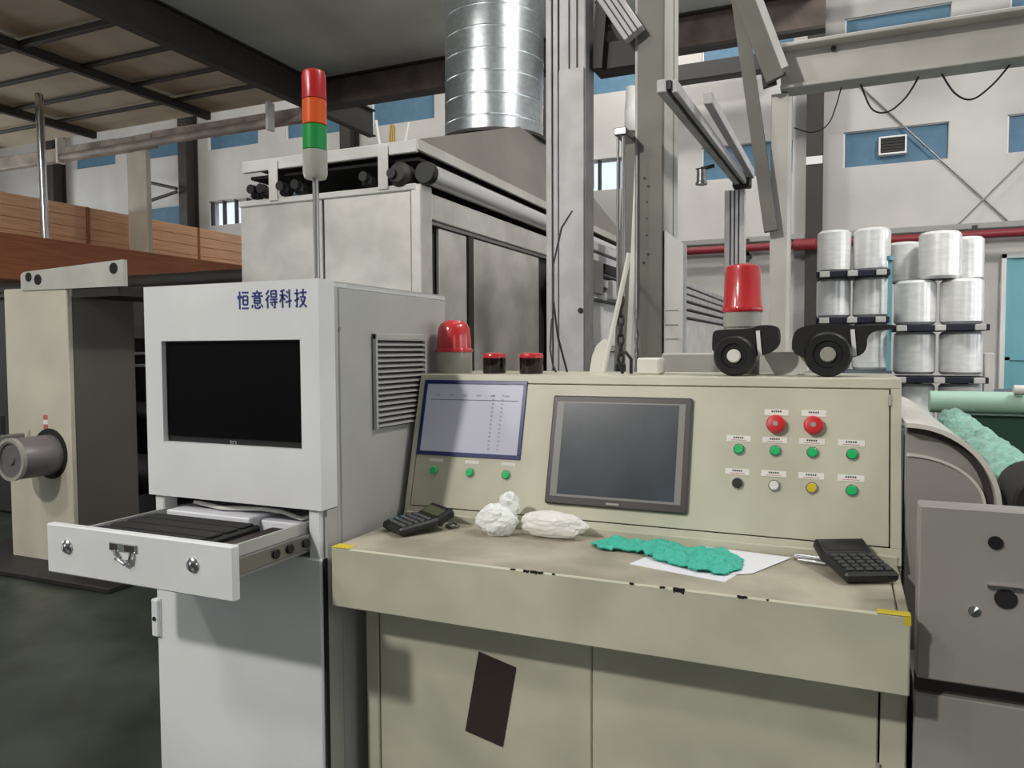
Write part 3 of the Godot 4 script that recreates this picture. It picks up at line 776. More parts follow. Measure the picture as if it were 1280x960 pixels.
	var e := thing("aluminium_post", "slim ribbed aluminium post standing behind the tall red beacon", "post", Vector3(-0.59, 0, -4.62))
	profile_post(e, -0.648, -0.54, 0, 2.32, -4.7, -4.6, [-0.615, -0.592, -0.568])
	var sn := thing("rail_sensor", "small grey sensor hanging below the guide rail", "sensor", Vector3(-0.7, 2.27, -4.0))
	part(sn, "body", S().lathe(Vector3(-0.68, 2.24, -4.0), Vector3.UP, [[0, 0], [0.03, 0], [0.03, 0.012], [0.024, 0.016], [0.024, 0.075], [0.03, 0.08], [0, 0.085]]), M.steel)
	part(sn, "arm", S().bar(Vector3(-0.68, 2.32, -4.0), Vector3(-0.615, 2.33, -4.0), 0.016, 0.016), M.dark_steel)
	# right-hand column and beam
	var c := thing("steel_column", "pale steel machine column right of the guide rail with diagonal brace", "column", Vector3(-0.24, 0, -3.2))
	part(c, "front_face", S().bb(-0.275, -0.21, 0, 2.40, -3.3, -3.2, 0.003), M.steel_paint)
	part(c, "edge_strip", S().bb(-0.212, -0.196, 0, 2.38, -3.22, -3.19, 0.002), M.hood_lip)
	part(c, "brace", S().bar(Vector3(-0.268, 1.86, -3.17), Vector3(-0.40, 2.78, -3.17), 0.05, 0.04), M.post_grey)
	part(c, "gusset", S().prism(PackedVector2Array([Vector2(-0.335, 2.63), Vector2(-0.30, 2.41), Vector2(-0.25, 2.42), Vector2(-0.262, 2.5)]), -3.16, -3.14), M.dark_steel)
	part(c, "arm", S().bar(Vector3(-0.25, 2.43, -3.12), Vector3(-0.43, 2.92, -3.12), 0.075, 0.03), M.post_grey)
	part(c, "arm_flange", S().bar(Vector3(-0.215, 2.45, -3.1), Vector3(-0.375, 2.9, -3.1), 0.025, 0.08), M.hood_lip)
	var bm := thing("steel_beam", "pale steel I-beam crossing the upper right corner", "beam", Vector3(0.6, 2.42, -3.2))
	part(bm, "web", S().bb(-0.24, 2.6, 2.42, 2.555, -3.225, -3.205), M.steel_paint)
	part(bm, "flange", S().bb(-0.24, 2.6, 2.405, 2.42, -3.28, -3.165, 0.003), M.steel_paint)
	part(bm, "flange", S().bb(-0.24, 2.6, 2.555, 2.57, -3.30, -3.14, 0.003), M.steel_paint)
	part(bm, "bolt", S().cyl(Vector3(-0.05, 2.54, -3.205), Vector3(-0.05, 2.54, -3.19), 0.009, 0, 10), M.black)
	# swags of cable hanging below the beam
	var sw := [[[-0.02, 2.41], [-0.06, 2.28], [-0.12, 2.245], [-0.19, 2.27]], [[0.045, 2.41], [0.085, 2.31], [0.14, 2.29], [0.20, 2.335], [0.245, 2.41]], [[0.315, 2.41], [0.36, 2.33], [0.415, 2.30], [0.48, 2.345], [0.54, 2.42]]]
	for i in 3:
		var cu := Curve3D.new()
		for k in sw[i].size():
			var p: Vector3 = Vector3(sw[i][k][0], sw[i][k][1], -3.24)
			var tg := Vector3.ZERO
			if k > 0 and k < sw[i].size() - 1: tg = Vector3(sw[i][k + 1][0] - sw[i][k - 1][0], sw[i][k + 1][1] - sw[i][k - 1][1], 0) / 6
			cu.add_point(p, -tg, tg)
		single("hanging_cable", S().tube(Array(cu.tessellate(4, 3)), 0.0035 if i else 0.0025), M.cable_black, ["thin cable drooping from the pale beam towards the column", "black cable swag below the pale beam, above the ventilator", "black cable swag below the pale beam at the right edge"][i], "cable", Vector3(sw[i][1][0], sw[i][1][1], -3.24))

func left_machine() -> void:
	var t := thing("machine_column", "cream machine column with a round shaft on the left", "machine", Vector3(-4.8, 0, -3.5))
	part(t, "front_face", S().bb(-5.12, -4.512, 0.03, 1.815, -3.34, -3.3, 0.006), M.cream_machine)
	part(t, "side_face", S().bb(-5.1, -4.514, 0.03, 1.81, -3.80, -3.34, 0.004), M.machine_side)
	part(t, "shaft_hole", S().cyl(Vector3(-4.71, 0.74, -3.3), Vector3(-4.71, 0.74, -3.297), 0.165), M.matte_black)
	part(t, "shaft", S().lathe(Vector3(-4.71, 0.735, -3.3), Vector3(0, 0, 1), [[0.13, 0], [0.13, 0.25], [0.122, 0.262], [0.1, 0.262], [0.098, 0.25], [0.035, 0.25], [0.03, 0.262], [0, 0.262]], 40), M.shaft_steel)
	part(t, "shaft_rim", S().ring(Vector3(-4.71, 0.735, -3.06), Vector3(-4.71, 0.735, -3.034), 0.133, 0.112, 40), M.plastic_grey)
	part(t, "clamp_pin", S().bb(-4.88, -4.86, 0.85, 1.0, -3.12, -3.09, 0.004), M.black)
	part(t, "clamp_block", S().bb(-4.87, -4.80, 0.80, 0.88, -3.2, -3.05, 0.006), M.steel)
	part(t, "warning_sticker", S().bb(-4.765, -4.725, 0.96, 0.99, -3.3, -3.298).bb(-4.765, -4.725, 0.90, 0.93, -3.3, -3.298), M.ink_red)
	part(t, "warning_sticker", S().bb(-4.765, -4.725, 0.93, 0.96, -3.3, -3.298), M.label_white)
	part(t, "base_plate", S().bb(-5.6, -3.87, 0, 0.035, -3.9, -3.03, 0.006), M.dark_machine)
	var bp := PackedVector2Array([Vector2(-4.93, 1.80), Vector2(-3.99, 1.795), Vector2(-3.99, 1.955), Vector2(-4.90, 1.92), Vector2(-4.93, 1.90)])
	part(t, "top_bracket", S().prism(bp, -3.32, -3.29), M.post_pale)
	for h in [[-4.85, 1.885, 0.03], [-4.76, 1.865, 0.034], [-4.07, 1.905, 0.034]]:
		part(t, "bracket_hole", S().cyl(Vector3(h[0], h[1], -3.29), Vector3(h[0], h[1], -3.287), h[2]), M.gap)
	part(t, "bracket_spacer", S().bb(-4.45, -4.05, 1.74, 1.8, -3.9, -3.3), M.dark_machine)
	var u := thing("unwind_machine", "dark unwinding machine behind the cream column", "machine", Vector3(-5.4, 0, -4.3))
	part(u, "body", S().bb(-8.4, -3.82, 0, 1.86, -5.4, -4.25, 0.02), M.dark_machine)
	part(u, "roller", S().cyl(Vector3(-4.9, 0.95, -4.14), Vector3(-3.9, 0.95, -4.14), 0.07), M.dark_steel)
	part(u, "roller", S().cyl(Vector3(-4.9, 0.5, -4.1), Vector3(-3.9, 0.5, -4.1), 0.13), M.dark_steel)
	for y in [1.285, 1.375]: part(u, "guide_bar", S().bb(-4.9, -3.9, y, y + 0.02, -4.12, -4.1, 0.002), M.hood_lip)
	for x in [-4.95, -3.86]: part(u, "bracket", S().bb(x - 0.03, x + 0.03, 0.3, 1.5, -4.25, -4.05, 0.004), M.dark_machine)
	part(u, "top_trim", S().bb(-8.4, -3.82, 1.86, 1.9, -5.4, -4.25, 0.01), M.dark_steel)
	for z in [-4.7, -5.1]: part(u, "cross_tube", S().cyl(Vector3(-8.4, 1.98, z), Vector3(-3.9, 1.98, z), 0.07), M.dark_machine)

const GLYPHS := [
	[[2, 10, 2, 0], [0.6, 7.6, 0.9, 5.6], [3, 7.6, 3.7, 6.2], [4.2, 9.3, 9.8, 9.3], [5, 7.3, 9, 7.3], [5, 7.3, 5, 2.6], [9, 7.3, 9, 2.6], [5, 5, 9, 5], [5, 2.6, 9, 2.6], [4, 0.5, 10, 0.5]],
	[[5, 10.3, 5, 9], [1, 8.8, 9, 8.8], [3, 8.4, 3.6, 7.2], [7, 8.4, 6.4, 7.2], [0, 7, 10, 7], [2.5, 5.9, 7.5, 5.9], [2.5, 5.9, 2.5, 3.1], [7.5, 5.9, 7.5, 3.1], [2.5, 4.5, 7.5, 4.5], [2.5, 3.1, 7.5, 3.1], [1.1, 2.3, 0.4, 0.5], [3, 2.3, 3.3, 0.4], [3.3, 0.4, 7, 0.3], [7, 0.3, 7.4, 1.4], [5, 2.5, 5.7, 1.5], [8.4, 2.3, 9.7, 0.7]],
	[[2.9, 10, 0.5, 7.6], [3.1, 7.2, 0.2, 4.4], [1.8, 5.8, 1.8, 0], [4.8, 9.6, 9.2, 9.6], [4.8, 9.6, 4.8, 6.2], [9.2, 9.6, 9.2, 6.2], [4.8, 7.9, 9.2, 7.9], [4.8, 6.2, 9.2, 6.2], [4, 4.9, 10, 4.9], [3.8, 3.3, 10, 3.3], [8, 4.9, 8, 0.2], [8, 0.2, 6.9, 0.5], [5.2, 2.5, 6.2, 1.3]],
	[[4.3, 9.9, 0.9, 9], [0.2, 7, 5, 7], [2.6, 9.4, 2.6, 0], [2.5, 6.6, 0.2, 3.1], [2.8, 6.2, 4.8, 4.2], [6, 9.1, 7.1, 7.9], [5.6, 6.7, 6.8, 5.5], [5, 3, 10, 4], [8.3, 10, 8.3, 0]],
	[[0.2, 7.6, 4, 7.6], [2.2, 10, 2.2, 0.3], [2.2, 0.3, 1.1, 0.8], [0.2, 3.6, 4, 5], [4.6, 8, 10, 8], [7.2, 10, 7.2, 5.7], [4.8, 5.6, 9, 5.6], [9, 5.6, 7.5, 2.5], [7.5, 2.5, 4.2, 0], [5.4, 4.6, 7.4, 1.9], [7.4, 1.9, 10, 0]]]

func cabinet() -> void:
	var t := thing("computer_cabinet", "white computer cabinet with dark monitor and pulled out drawer", "cabinet", Vector3(-1.49, 0, -1.87))
	var L := -1.79
	var R := -1.195
	# carcass
	var c := S()
	c.bb(L + 0.02, R - 0.02, 0, 0.86, -2.2, -1.58)        # lower box
	c.bb(L + 0.02, R - 0.02, 1.0, 1.56, -2.2, -1.60)      # head box
	c.bb(L + 0.02, R - 0.02, 0.86, 1.0, -2.2, -2.17)
	part(t, "body", c, M.cabinet_white)
	part(t, "bay_shade", S().bb(L + 0.02, L + 0.045, 0.86, 1.0, -2.17, -1.60).bb(R - 0.045, R - 0.02, 0.86, 1.0, -2.17, -1.6).bb(L + 0.03, R - 0.03, 0.995, 1.0, -2.17, -1.6).bb(L + 0.03, R - 0.03, 0.86, 1.0, -2.168, -2.16), M.matte_black)  # black sheets put shade inside the drawer bay
	part(t, "frame_post", S().bb(L + 0.012, L + 0.045, 0.86, 1.0, -1.6, -1.55, 0.003), M.cabinet_white)
	part(t, "frame_post", S().bb(R - 0.048, R - 0.012, 0.86, 1.0, -1.6, -1.55, 0.003), M.cabinet_white)
	part(t, "top_plate", S().bb(L, R, 1.56, 1.577, -2.2, -1.56, 0.004), M.cabinet_white)
	var hf := S()
	hf.bb(L, R + 0.0015, 1.428, 1.5785, -1.605, -1.54)
	hf.bb(L, R + 0.0015, 0.998, 1.150, -1.605, -1.54)
	hf.bb(L, -1.728, 1.150, 1.428, -1.605, -1.54); hf.bb(-1.252, R + 0.0015, 1.150, 1.428, -1.605, -1.54)
	part(t, "head_panel", hf, M.cabinet_white)
	var mo := part(t, "monitor", S().bb(-1.735, -1.245, 1.145, 1.435, -1.60, -1.556), M.black)
	part(mo, "screen", S().bb(-1.722, -1.258, 1.166, 1.424, -1.556, -1.553), M.screen_black)
	var tm := TextMesh.new()
	tm.text = "TCL"; tm.font_size = 16; tm.pixel_size = 0.001; tm.depth = 0.001
	var tx := MeshInstance3D.new()
	tx.mesh = tm; tx.name = "monitor_badge"
	tm.material = M.ink_pale
	tx.position = Vector3(-1.49, 1.1545, -1.5555) - base_of[t]
	mo.add_child(tx, true)
	# lettering
	for i in 5:
		var s := S()
		var ox: float = [-1.452, -1.405, -1.359, -1.314, -1.267][i]
		for g in GLYPHS[i]:
			var k := Vector3(0.0038, 0.0046, 0)
			var o := Vector3(ox, 1.5085, -1.5392)
			s.bar(o + Vector3(g[0], g[1], 0) * k, o + Vector3(g[2], g[3], 0) * k, 0.0042, 0.0012)
		part(t, "lettering", s, M.lettering_blue, "dark blue Chinese character on the cabinet head")
	# side panel and louvre
	part(t, "side_frame", S().bb(R - 0.03, R, 0.0, 1.5755, -1.622, -1.606, 0.002).bb(R - 0.03, R - 0.0005, 0.0, 0.995, -1.606, -1.564).bb(R - 0.03, R, 1.566, 1.577, -2.2, -1.6), M.cabinet_shaded)
	part(t, "side_panel", S().bb(R - 0.02, R - 0.002, 0.02, 1.561, -2.2, -1.628, 0.003), M.cabinet_shaded)
	part(t, "side_screw", S().cyl(Vector3(R - 0.002, 1.455, -1.625), Vector3(R + 0.002, 1.455, -1.625), 0.006, 0, 12), M.steel)
	var lv := part(t, "louvre_shade_back", S().bb(R - 0.004, R + 0.001, 1.18, 1.445, -2.055, -1.775), M.dark_machine)  # dark backing paints the shade between the slats
	part(lv, "louvre_edge", S().bb(R, R + 0.012, 1.18, 1.445, -1.785, -1.775, 0.001), M.cabinet_shaded)
	part(lv, "louvre_edge", S().bb(R, R + 0.012, 1.18, 1.445, -2.055, -2.045, 0.001), M.cabinet_shaded)
	part(lv, "louvre_hood", S().bb(R, R + 0.014, 1.43, 1.447, -2.055, -1.775, 0.002), M.cabinet_shaded)
	for i in 17:
		var y := 1.187 + i * 0.0152
		var q := S()
		q.hexa([Vector3(R, y + 0.0055, -2.045), Vector3(R + 0.013, y - 0.002, -2.045), Vector3(R, y + 0.0075, -2.045), Vector3(R + 0.013, y, -2.045), Vector3(R, y + 0.0055, -1.785), Vector3(R + 0.013, y - 0.002, -1.785), Vector3(R, y + 0.0075, -1.785), Vector3(R + 0.013, y, -1.785)])
		part(lv, "slat", q, M.cabinet_shaded)
	# lower door with hinge
	part(t, "lower_door", S().bb(L + 0.012, R - 0.008, 0.03, 0.872, -1.58, -1.545, 0.004), M.cabinet_white)
	part(t, "door_gap", S().bb(R - 0.007, R - 0.001, 0.03, 0.872, -1.564, -1.552), M.gap)
	var hg := part(t, "hinge", S().bb(L, L + 0.028, 0.592, 0.70, -1.56, -1.535, 0.004).bb(L + 0.028, L + 0.031, 0.592, 0.70, -1.55, -1.542), M.cabinet_white)
	part(hg, "hinge_screw", S().cyl(Vector3(L + 0.014, 0.645, -1.535), Vector3(L + 0.014, 0.645, -1.532), 0.006, 0, 12), M.gap)
	# drawer
	var dr := part(t, "drawer", S().bb(L - 0.003, R - 0.003, 0.858, 0.979, -1.262, -1.24, 0.003), M.cabinet_white)
	part(dr, "drawer_tray", S().bb(-1.73, -1.255, 0.905, 0.913, -1.85, -1.262).bb(-1.735, -1.727, 0.885, 0.962, -1.85, -1.262).bb(-1.258, -1.25, 0.885, 0.962, -1.85, -1.262).bb(-1.73, -1.255, 0.885, 0.955, -1.858, -1.85), M.cabinet_shaded)
	part(dr, "slide_rail", S().bb(-1.25, -1.238, 0.895, 0.935, -1.85, -1.268, 0.002), M.steel)
	part(dr, "slide_rail", S().bb(-1.747, -1.735, 0.895, 0.935, -1.85, -1.268, 0.002), M.steel)
	for z in [-1.42, -1.47, -1.53]: part(dr, "slide_bearing", S().cyl(Vector3(-1.238, 0.915, z), Vector3(-1.232, 0.915, z), 0.012, 0.001, 14), M.black)
	for x in [-1.718, -1.312]:
		part(dr, "drawer_bolt", S().lathe(Vector3(x, 0.928, -1.24), Vector3(0, 0, 1), [[0.0175, 0], [0.0175, 0.003], [0.013, 0.008], [0, 0.010]], 20), M.chrome)
	part(dr, "latch_plate", S().bb(-1.572, -1.482, 0.935, 0.955, -1.24, -1.236, 0.002).bb(-1.555, -1.50, 0.912, 0.922, -1.24, -1.234, 0.003), M.chrome)
	part(dr, "latch_slot", S().bb(-1.568, -1.545, 0.937, 0.952, -1.236, -1.2352).bb(-1.52, -1.49, 0.937, 0.952, -1.236, -1.2352), M.dark_steel)
	part(dr, "latch_loop", S().tube([Vector3(-1.55, 0.937, -1.233), Vector3(-1.535, 0.918, -1.231), Vector3(-1.515, 0.909, -1.231), Vector3(-1.50, 0.917, -1.231), Vector3(-1.495, 0.937, -1.233)], 0.004), M.chrome)
	# things lying in the drawer
	var kb := thing("keyboard", "black keyboard lying in the open cabinet drawer", "keyboard", Vector3(-1.54, 0.913, -1.4))
	part(kb, "base", S().bb(-1.722, -1.36, 0.914, 0.955, -1.51, -1.275, 0.006), M.black)
	for r in 4: part(kb, "key_row", S().bb(-1.712, -1.37, 0.955, 0.961, -1.495 + r * 0.052, -1.453 + r * 0.052, 0.003), M.matte_black)
	single("mouse_pad", S().bb(-1.352, -1.262, 0.914, 0.944, -1.54, -1.275, 0.004), M.brown_film, "dark brown mouse pad at the right of the open drawer", "mouse pad", Vector3(-1.31, 0.914, -1.42))
	single("document_bundle", S().bb(-1.715, -1.42, 0.914, 0.962, -1.80, -1.53, 0.003).bb(-1.42, -1.265, 0.914, 0.95, -1.82, -1.57, 0.003), M.paper, "pale papers at the back of the open drawer", "papers", Vector3(-1.5, 0.914, -1.7))
	single("loose_cable", S().tube([Vector3(-1.68, 0.973, -1.60), Vector3(-1.55, 0.972, -1.57), Vector3(-1.44, 0.972, -1.60), Vector3(-1.38, 0.968, -1.61), Vector3(-1.30, 0.960, -1.59), Vector3(-1.275, 0.960, -1.68)], 0.006), M.white_plastic, "white cord lying over the papers in the drawer", "cord", Vector3(-1.45, 0.95, -1.65))
	# signal tower
	var x := -1.336
	var z := -1.72
	var w := thing("signal_tower", "red orange and green signal tower light on the white cabinet", "signal light", Vector3(x, 1.577, z))
	part(w, "pole", S().cyl(Vector3(x, 1.577, z), Vector3(x, 1.88, z), 0.0085, 0, 16), M.steel)
	part(w, "foot", S().lathe(Vector3(x, 1.577, z), Vector3.UP, [[0.022, 0], [0.022, 0.006], [0.012, 0.02], [0, 0.02]]), M.plastic_grey)
	part(w, "base", S().lathe(Vector3(x, 1.872, z), Vector3.UP, [[0, 0], [0.029, 0], [0.033, 0.012], [0.033, 0.074], [0, 0.074]]), M.plastic_grey)
	part(w, "green_lens", S().cyl(Vector3(x, 1.947, z), Vector3(x, 2.014, z), 0.0325, 0.002), M.green_lens, "green lens")
	part(w, "orange_lens", S().cyl(Vector3(x, 2.015, z), Vector3(x, 2.083, z), 0.0325, 0.002), M.orange_lens, "orange lens")
	part(w, "red_lens", S().lathe(Vector3(x, 2.084, z), Vector3.UP, [[0, 0], [0.0325, 0], [0.0325, 0.066], [0.029, 0.075], [0.02, 0.079], [0, 0.08]]), M.tower_red, "red lens")

var PT := Transform3D()

func PS() -> Shape:
	var s := Shape.new()
	s.xf = PT
	return s

func button(t: Node3D, u: float, v: float, m: Material, what: String) -> void:
	var b := part(t, "push_button", PS().lathe(Vector3(u, v, 0), Vector3(0, 0, 1), [[0.0145, 0], [0.0145, 0.003], [0.0135, 0.005], [0.0115, 0.005]], 24), M.chrome, what)
	part(b, "button_cap", PS().lathe(Vector3(u, v, 0), Vector3(0, 0, 1), [[0.0112, 0.002], [0.0112, 0.009], [0.0095, 0.0105], [0, 0.0105]], 24), m)

func tag_plate(t: Node3D, u: float, v: float, w: float, red: bool) -> void:
	var b := part(t, "label_plate", PS().bb(u - w / 2, u + w / 2, v - 0.0075, v + 0.0075, 0, 0.0012), M.label_white)
	var s := PS()
	for k in 5: s.bb(u - 0.012 + k * 0.005, u - 0.0085 + k * 0.005, v + 0.0005, v + 0.0045, 0.0012, 0.0015)
	part(b, "label_print", s, M.ink)
	if red: part(b, "label_underline", PS().bb(u - w * 0.32, u + w * 0.32, v - 0.0045, v - 0.0032, 0.0012, 0.0015), M.ink_red)

func console() -> void:
	var a := deg_to_rad(15)
	PT = Transform3D(Basis(Vector3(1, 0, 0), Vector3(0, cos(a), -sin(a)), Vector3(0, sin(a), cos(a))), Vector3(0, 0.93, -1.90))
	var t := thing("control_desk", "cream sheet metal control desk with touch screen and push buttons", "control desk", Vector3(-0.52, 0, -1.95))
	var L := -1.176
	var R := 0.126
	part(t, "lower_body", S().bb(-1.15, R - 0.006, 0, 0.80, -2.35, -1.695), M.gap)
	part(t, "upper_body", S().prism(PackedVector2Array([Vector2(2.36, 0.8), Vector2(1.915, 0.8), Vector2(1.915, 0.93), Vector2(2.03, 1.32), Vector2(2.36, 1.32)]), 0, 1) if false else upper_body(L + 0.006, R - 0.006), M.gap)
	part(t, "top_plate", S().bb(L, R, 1.314, 1.327, -2.40, -2.006, 0.002), M.cream)
	# side cheeks
	part(t, "side_plate", cheek(L, L + 0.005), M.cream)
	part(t, "side_plate", cheek(R - 0.005, R), M.cream)
	# slope frame and instrument door
	var f := PS()
	f.bb(L, R, 0.387, 0.4105, -0.012, 0, 0.0015); f.bb(L, R, -0.022, 0.016, -0.012, 0, 0.0015)
	f.bb(L, L + 0.016, 0.016, 0.387, -0.012, 0, 0.001); f.bb(0.1035, R, 0.016, 0.387, -0.012, 0, 0.001)
	part(t, "slope_frame", f, M.cream)
	part(t, "instrument_door", PS().bb(L + 0.0185, 0.1005, 0.0185, 0.3845, -0.01, 0.0, 0.0012), M.cream)
	part(t, "door_hinge", PS().cyl(Vector3(0.102, 0.345, 0.001), Vector3(0.102, 0.37, 0.001), 0.004, 0, 10), M.plastic_grey)
	# touch panel
	var h := part(t, "touch_panel", PS().box(Vector3(-0.546, 0.203, 0.006), Vector3(0.382, 0.298, 0.012), 0.004), M.hmi_bezel)
	part(h, "screen_frame", PS().bb(-0.723, -0.371, 0.075, 0.335, 0.012, 0.0132, 0.0005), M.hmi_frame)
	part(h, "screen", PS().bb(-0.703, -0.388, 0.082, 0.331, 0.0132, 0.0138), M.hmi_screen)
	part(h, "badge", PS().bb(-0.565, -0.53, 0.0625, 0.0675, 0.012, 0.0125), M.plastic_grey)
	# emergency stops and push buttons with their label plates
	for u in [-0.150, -0.064]:
		var e := part(t, "emergency_stop", PS().lathe(Vector3(u, 0.291, 0), Vector3(0, 0, 1), [[0.017, 0], [0.017, 0.008], [0.0225, 0.010], [0.0225, 0.016], [0.019, 0.021], [0.008, 0.0225], [0, 0.0225]], 30), M.red_plastic, "red mushroom emergency stop button")
		part(e, "arrow_disc", PS().cyl(Vector3(u, 0.291, 0.0225), Vector3(u, 0.291, 0.0232), 0.006, 0, 16), M.plastic_grey)
		tag_plate(t, u, 0.322, 0.056, false)
	for i in 4:
		var u: float = [-0.236, -0.150, -0.065, 0.022][i]
		button(t, u, 0.226, M.button_green, "green push button")
		tag_plate(t, u - 0.002, 0.253, 0.058, true)
		button(t, u, 0.141, [M.button_black, M.button_white, M.button_yellow, M.button_green][i], ["black", "white", "yellow", "green"][i] + " push button")
		tag_plate(t, u - 0.002, 0.170, 0.058, true)
	for u in [-1.091, -0.974, -0.861]:
		button(t, u, 0.123, M.button_green, "green push button")
		part(t, "label_plate", PS().bb(u - 0.02, u + 0.024, 0.149, 0.158, 0, 0.001), M.label_white)
	# desk and apron
	part(t, "desk_top", S().bb(-1.166, 0.098, 0.897, 0.91, -1.92, -1.543, 0.003).bb(0.1005, 0.118, 0.897, 0.9095, -1.92, -1.543, 0.002), M.cream_desk)
	part(t, "apron", S().bb(-1.167, 0.119, 0.76, 0.9095, -1.552, -1.540, 0.003), M.cream)
	part(t, "desk_underside", S().bb(-1.16, 0.112, 0.76, 0.897, -1.90, -1.552), M.cream)
	part(t, "back_upstand", S().bb(-1.166, 0.119, 0.908, 0.93, -1.925, -1.893, 0.002), M.cream)
	var crumbs := RandomNumberGenerator.new()
	crumbs.seed = 12
	for ch in [[-0.672, 0.010, 0.004], [-0.640, 0.012, 0.006], [-0.622, 0.014, 0.007], [-0.606, 0.010, 0.005], [-0.401, 0.008, 0.005], [-0.336, 0.010, 0.004], [-0.303, 0.019, 0.011], [-0.178, 0.016, 0.007], [-0.13, 0.004, 0.003], [-0.575, 0.006, 0.003]]:
		var x: float = ch[0]
		var w: float = ch[1]
		var g := S()
		var jag := PackedVector2Array([Vector2(x - w * 0.6, 0.9096)])
		for q in 6: jag.append(Vector2(x - w * 0.6 + w * 1.3 * (q + 0.5) / 6.0, 0.9096 - ch[2] * (0.35 + 0.65 * crumbs.randf())))
		jag.append(Vector2(x + w * 0.7, 0.9096))
		g.prism(jag, -1.5402, -1.5394)
		var top := PackedVector2Array([Vector2(x - w * 0.6, 1.5394)])
		for q in 6: top.append(Vector2(x - w * 0.6 + w * 1.3 * (q + 0.5) / 6.0, 1.5394 + ch[2] * (0.3 + 0.8 * crumbs.randf())))
		top.append(Vector2(x + w * 0.7, 1.5394))
		var old := g.xf
		g.xf = Transform3D(Basis(Vector3(1, 0, 0), Vector3(0, 0, -1), Vector3(0, 1, 0)), Vector3.ZERO)
		g.prism(top, 0.9098, 0.9104)
		g.xf = old
		part(t, "paint_chip", g, M.gap, "bare dark patch where the paint has chipped")
	part(t, "corner_tape", S().bb(-1.167, -1.115, 0.91, 0.9106, -1.575, -1.539), M.yellow_tape, "yellow tape on the left desk corner")
	part(t, "corner_tape", S().bb(0.064, 0.1195, 0.91, 0.9108, -1.565, -1.539).bb(0.108, 0.1197, 0.893, 0.9108, -1.5395, -1.539), M.yellow_tape, "yellow tape on the right desk corner")
	# lower cabinet: posts and two doors
	var z := -1.67
	part(t, "frame_post", S().bb(-1.157, -1.118, 0, 0.76, -1.75, z, 0.003), M.cream)
	part(t, "frame_post", S().bb(0.078, R, 0, 0.76, -1.75, z, 0.003), M.cream)
	part(t, "lower_door", S().bb(-1.114, -0.530, 0.02, 0.757, -1.70, z - 0.001, 0.003), M.cream)
	part(t, "lower_door", S().bb(-0.528, 0.074, 0.02, 0.757, -1.70, z - 0.001, 0.003), M.cream)
	part(t, "door_hinge", S().cyl(Vector3(0.076, 0.50, z), Vector3(0.076, 0.56, z), 0.005, 0, 10), M.plastic_grey)
	part(t, "plinth", S().bb(-1.15, 0.12, 0, 0.02, -1.69, -1.675), M.gap)
	# dark sheet hanging on the left lower door
	var sh := S()
	var p := [Vector2(-0.822, 0.650), Vector2(-0.721, 0.626), Vector2(-0.758, 0.42), Vector2(-0.861, 0.441)]
	sh.prism(PackedVector2Array(p), z - 0.001, z + 0.0015)
	single("dark_sheet", sh, M.brown_film, "tilted dark brown magnetic sheet stuck on the lower desk door", "sheet", Vector3(-0.79, 0.53, z))
	# document sleeve
	var d := thing("document_sleeve", "blue framed clear document sleeve with a printed table on the control desk", "document sleeve", PT * Vector3(-0.99, 0.28, 0))
	var fr := PS()
	fr.bb(-1.157, -0.823, 0.381, 0.393, 0.0, 0.004, 0.001); fr.bb(-1.157, -0.823, 0.167, 0.179, 0.0, 0.004, 0.001)
	fr.bb(-1.157, -1.146, 0.179, 0.381, 0.0, 0.004, 0.001); fr.bb(-0.834, -0.823, 0.179, 0.381, 0.0, 0.004, 0.001)
	part(d, "frame", fr, M.blue_frame)
	part(d, "sheet", PS().bb(-1.146, -0.834, 0.179, 0.381, 0.0, 0.0025), M.sleeve_sheet)
	var ln := PS()
	ln.bb(-1.13, -0.846, 0.333, 0.3345, 0.0025, 0.0028)
	part(d, "table_rule", ln, M.ink)
	var tb := PS()
	for k in 14:
		tb.bb(-0.928, -0.921, 0.19 + k * 0.012, 0.195 + k * 0.012, 0.0025, 0.0028)
		tb.bb(-0.899, -0.892, 0.19 + k * 0.012, 0.195 + k * 0.012, 0.0025, 0.0028)
	for k in 6: tb.bb(-1.115 + k * 0.045, -1.1 + k * 0.045, 0.345, 0.35, 0.0025, 0.0028)
	part(d, "table_print", tb, M.ink_pale)

func upper_body(l: float, r: float) -> Shape:
	var s := S()
	s.hexa([Vector3(l, 0.80, -2.38), Vector3(r, 0.80, -2.38), Vector3(l, 1.314, -2.38), Vector3(r, 1.314, -2.38), Vector3(l, 0.80, -1.905), Vector3(r, 0.80, -1.905), Vector3(l, 1.314, -2.018), Vector3(r, 1.314, -2.018)])
	return s

func cheek(l: float, r: float) -> Shape:
	var s := S()
	s.hexa([Vector3(l, 0.76, -2.39), Vector3(r, 0.76, -2.39), Vector3(l, 1.314, -2.39), Vector3(r, 1.314, -2.39), Vector3(l, 0.76, -1.87), Vector3(r, 0.76, -1.87), Vector3(l, 1.314, -2.004), Vector3(r, 1.314, -2.004)])
	return s

